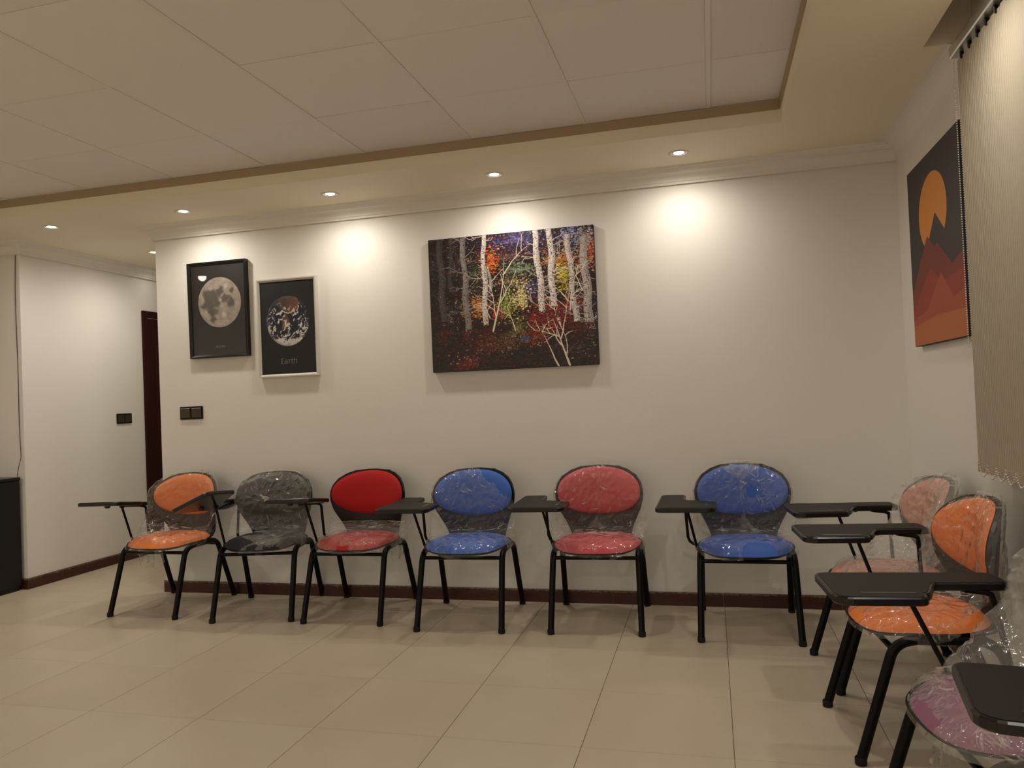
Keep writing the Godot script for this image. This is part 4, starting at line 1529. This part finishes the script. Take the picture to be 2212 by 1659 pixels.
		g5.grid(fold)
		obj("film_fold", g5, mats["thick film"], t).set_meta("label", "second layer of film gathered to the knot")


# slim raised crease ribs across the sheet, coloured paler to imitate glints
func glint_lines(t: Node3D, rows: Array, count: int, seed_: int, knot: Vector2, seat_keep, back_keep) -> void:
	var rng := RandomNumberGenerator.new()
	rng.seed = 500 + seed_
	var nr := rows.size()
	var nc: int = rows[0].size()
	var g := Geo.new()
	var clusters := []
	for k in 9:
		clusters.append(Vector2(rng.randf_range(0.12, 0.88) * nc, rng.randf_range(0.08, 0.97) * nr))
	for k in count:
		var cl: Vector2 = clusters[rng.randi() % 9] + Vector2(rng.randfn(0, 7.0), rng.randfn(0, 6.0))
		var at := cl if rng.randf() < 0.72 else Vector2(rng.randf_range(2, nc - 3), rng.randf_range(2, nr - 3))
		var dir := rng.randf() * TAU
		if at.y < 0.55 * nr:
			dir = rng.randfn(0.0, 0.45)            # on the seat the pale ribs run from side to side
		elif knot.x < 5.0 and rng.randf() < 0.6:
			var here: Vector3 = rows[clampi(int(at.y), 0, nr - 1)][clampi(int(at.x), 0, nc - 1)]
			dir = Vector2(here.x - knot.x, here.y - knot.y).angle() + rng.randfn(0.0, 0.2)
		var turn := rng.randfn(0.0, 0.10)
		var steps := rng.randi_range(3, 11)
		var wide := 0.0016 + 0.0034 * pow(rng.randf(), 1.6)
		var line := []
		for s in steps:
			var r0 := int(floor(at.y))
			var c0 := int(floor(at.x))
			if r0 < 1 or c0 < 1 or r0 > nr - 3 or c0 > nc - 3:
				break
			var fx := at.x - c0
			var fy := at.y - r0
			var p: Vector3 = (rows[r0][c0] as Vector3).lerp(rows[r0][c0 + 1], fx).lerp((rows[r0 + 1][c0] as Vector3).lerp(rows[r0 + 1][c0 + 1], fx), fy)
			if (r0 < 0.40 * nr and seat_keep != null and not seat_keep.call(p)) or (r0 >= 0.50 * nr and back_keep != null and not back_keep.call(p)):
				break
			var du: Vector3 = rows[r0][c0 + 1] - rows[r0][c0]
			var dv: Vector3 = rows[r0 + 1][c0] - rows[r0][c0]
			line.append([p, du.cross(dv).normalized()])
			dir += turn
			at += Vector2(cos(dir) / maxf(du.length(), 0.002), sin(dir) / maxf(dv.length(), 0.002)) * 0.0055
		if line.size() < 3:
			continue
		var rib := []
		for q in line.size():
			var along: Vector3 = (line[mini(q + 1, line.size() - 1)][0] - line[maxi(q - 1, 0)][0]).normalized()
			var nrm: Vector3 = line[q][1]
			var side := along.cross(nrm).normalized() * wide * (0.25 + 0.75 * sin(PI * (q + 0.5) / line.size()))
			var o: Vector3 = line[q][0] + nrm * 0.001
			rib.append([o - side, o - side * 0.6 + nrm * (wide * 0.55), o + nrm * (wide * 0.95), o + side * 0.6 + nrm * (wide * 0.55), o + side])
		g.grid(rib)
	if g.v.size() > 0:
		var x := obj("film_glint_folds", g, mats["film glint crease"], t)
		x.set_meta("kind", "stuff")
		x.set_meta("label", "pale raised creases standing in for glints on the clear film")


func backp(q: float, y: float, wide: float) -> Vector3:
	var hw := (shell_half(minf(y, 0.872)) if y > 0.70 else 0.255) + wide
	if y > 0.872:
		hw = 0.03 + wide
	var x := q * hw
	return Vector3(x, y, maxf(pad_front(x, y), back_z(x * 0.9, y) + 0.014))


# loose film hanging below the seat between two points of its edge
func flap(t: Node3D, a: Vector3, b: Vector3, drop_a: float, drop_b: float, seed_: int) -> void:
	var rows := []
	var along := (b - a).normalized()
	var outw := along.cross(Vector3.UP).normalized() * -1.0
	for r in 26:
		var v := r / 25.0
		var row := []
		for c in 31:
			var u := c / 30.0
			var p := a.lerp(b, u)
			var drop := lerpf(drop_a, drop_b, u) * (0.85 + 0.25 * crease.get_noise_2d(u * 1.6, seed_ * 7.0)) * (0.35 + 0.65 * pow(sin(clampf(u, 0.02, 0.98) * PI), 0.45))
			p.y -= drop * v
			p += outw * (0.010 + 0.03 * v * crease.get_noise_2d(u * 5.0 + seed_, v) + 0.006 * ridge(p, Vector3(9, 2, 9), seed_) * (0.3 + v))
			row.append(p)
		rows.append(row)
	var g := Geo.new()
	g.grid(rows)
	obj("film_flap", g, mats["thick film"], t).set_meta("label", "loose film hanging below the seat")
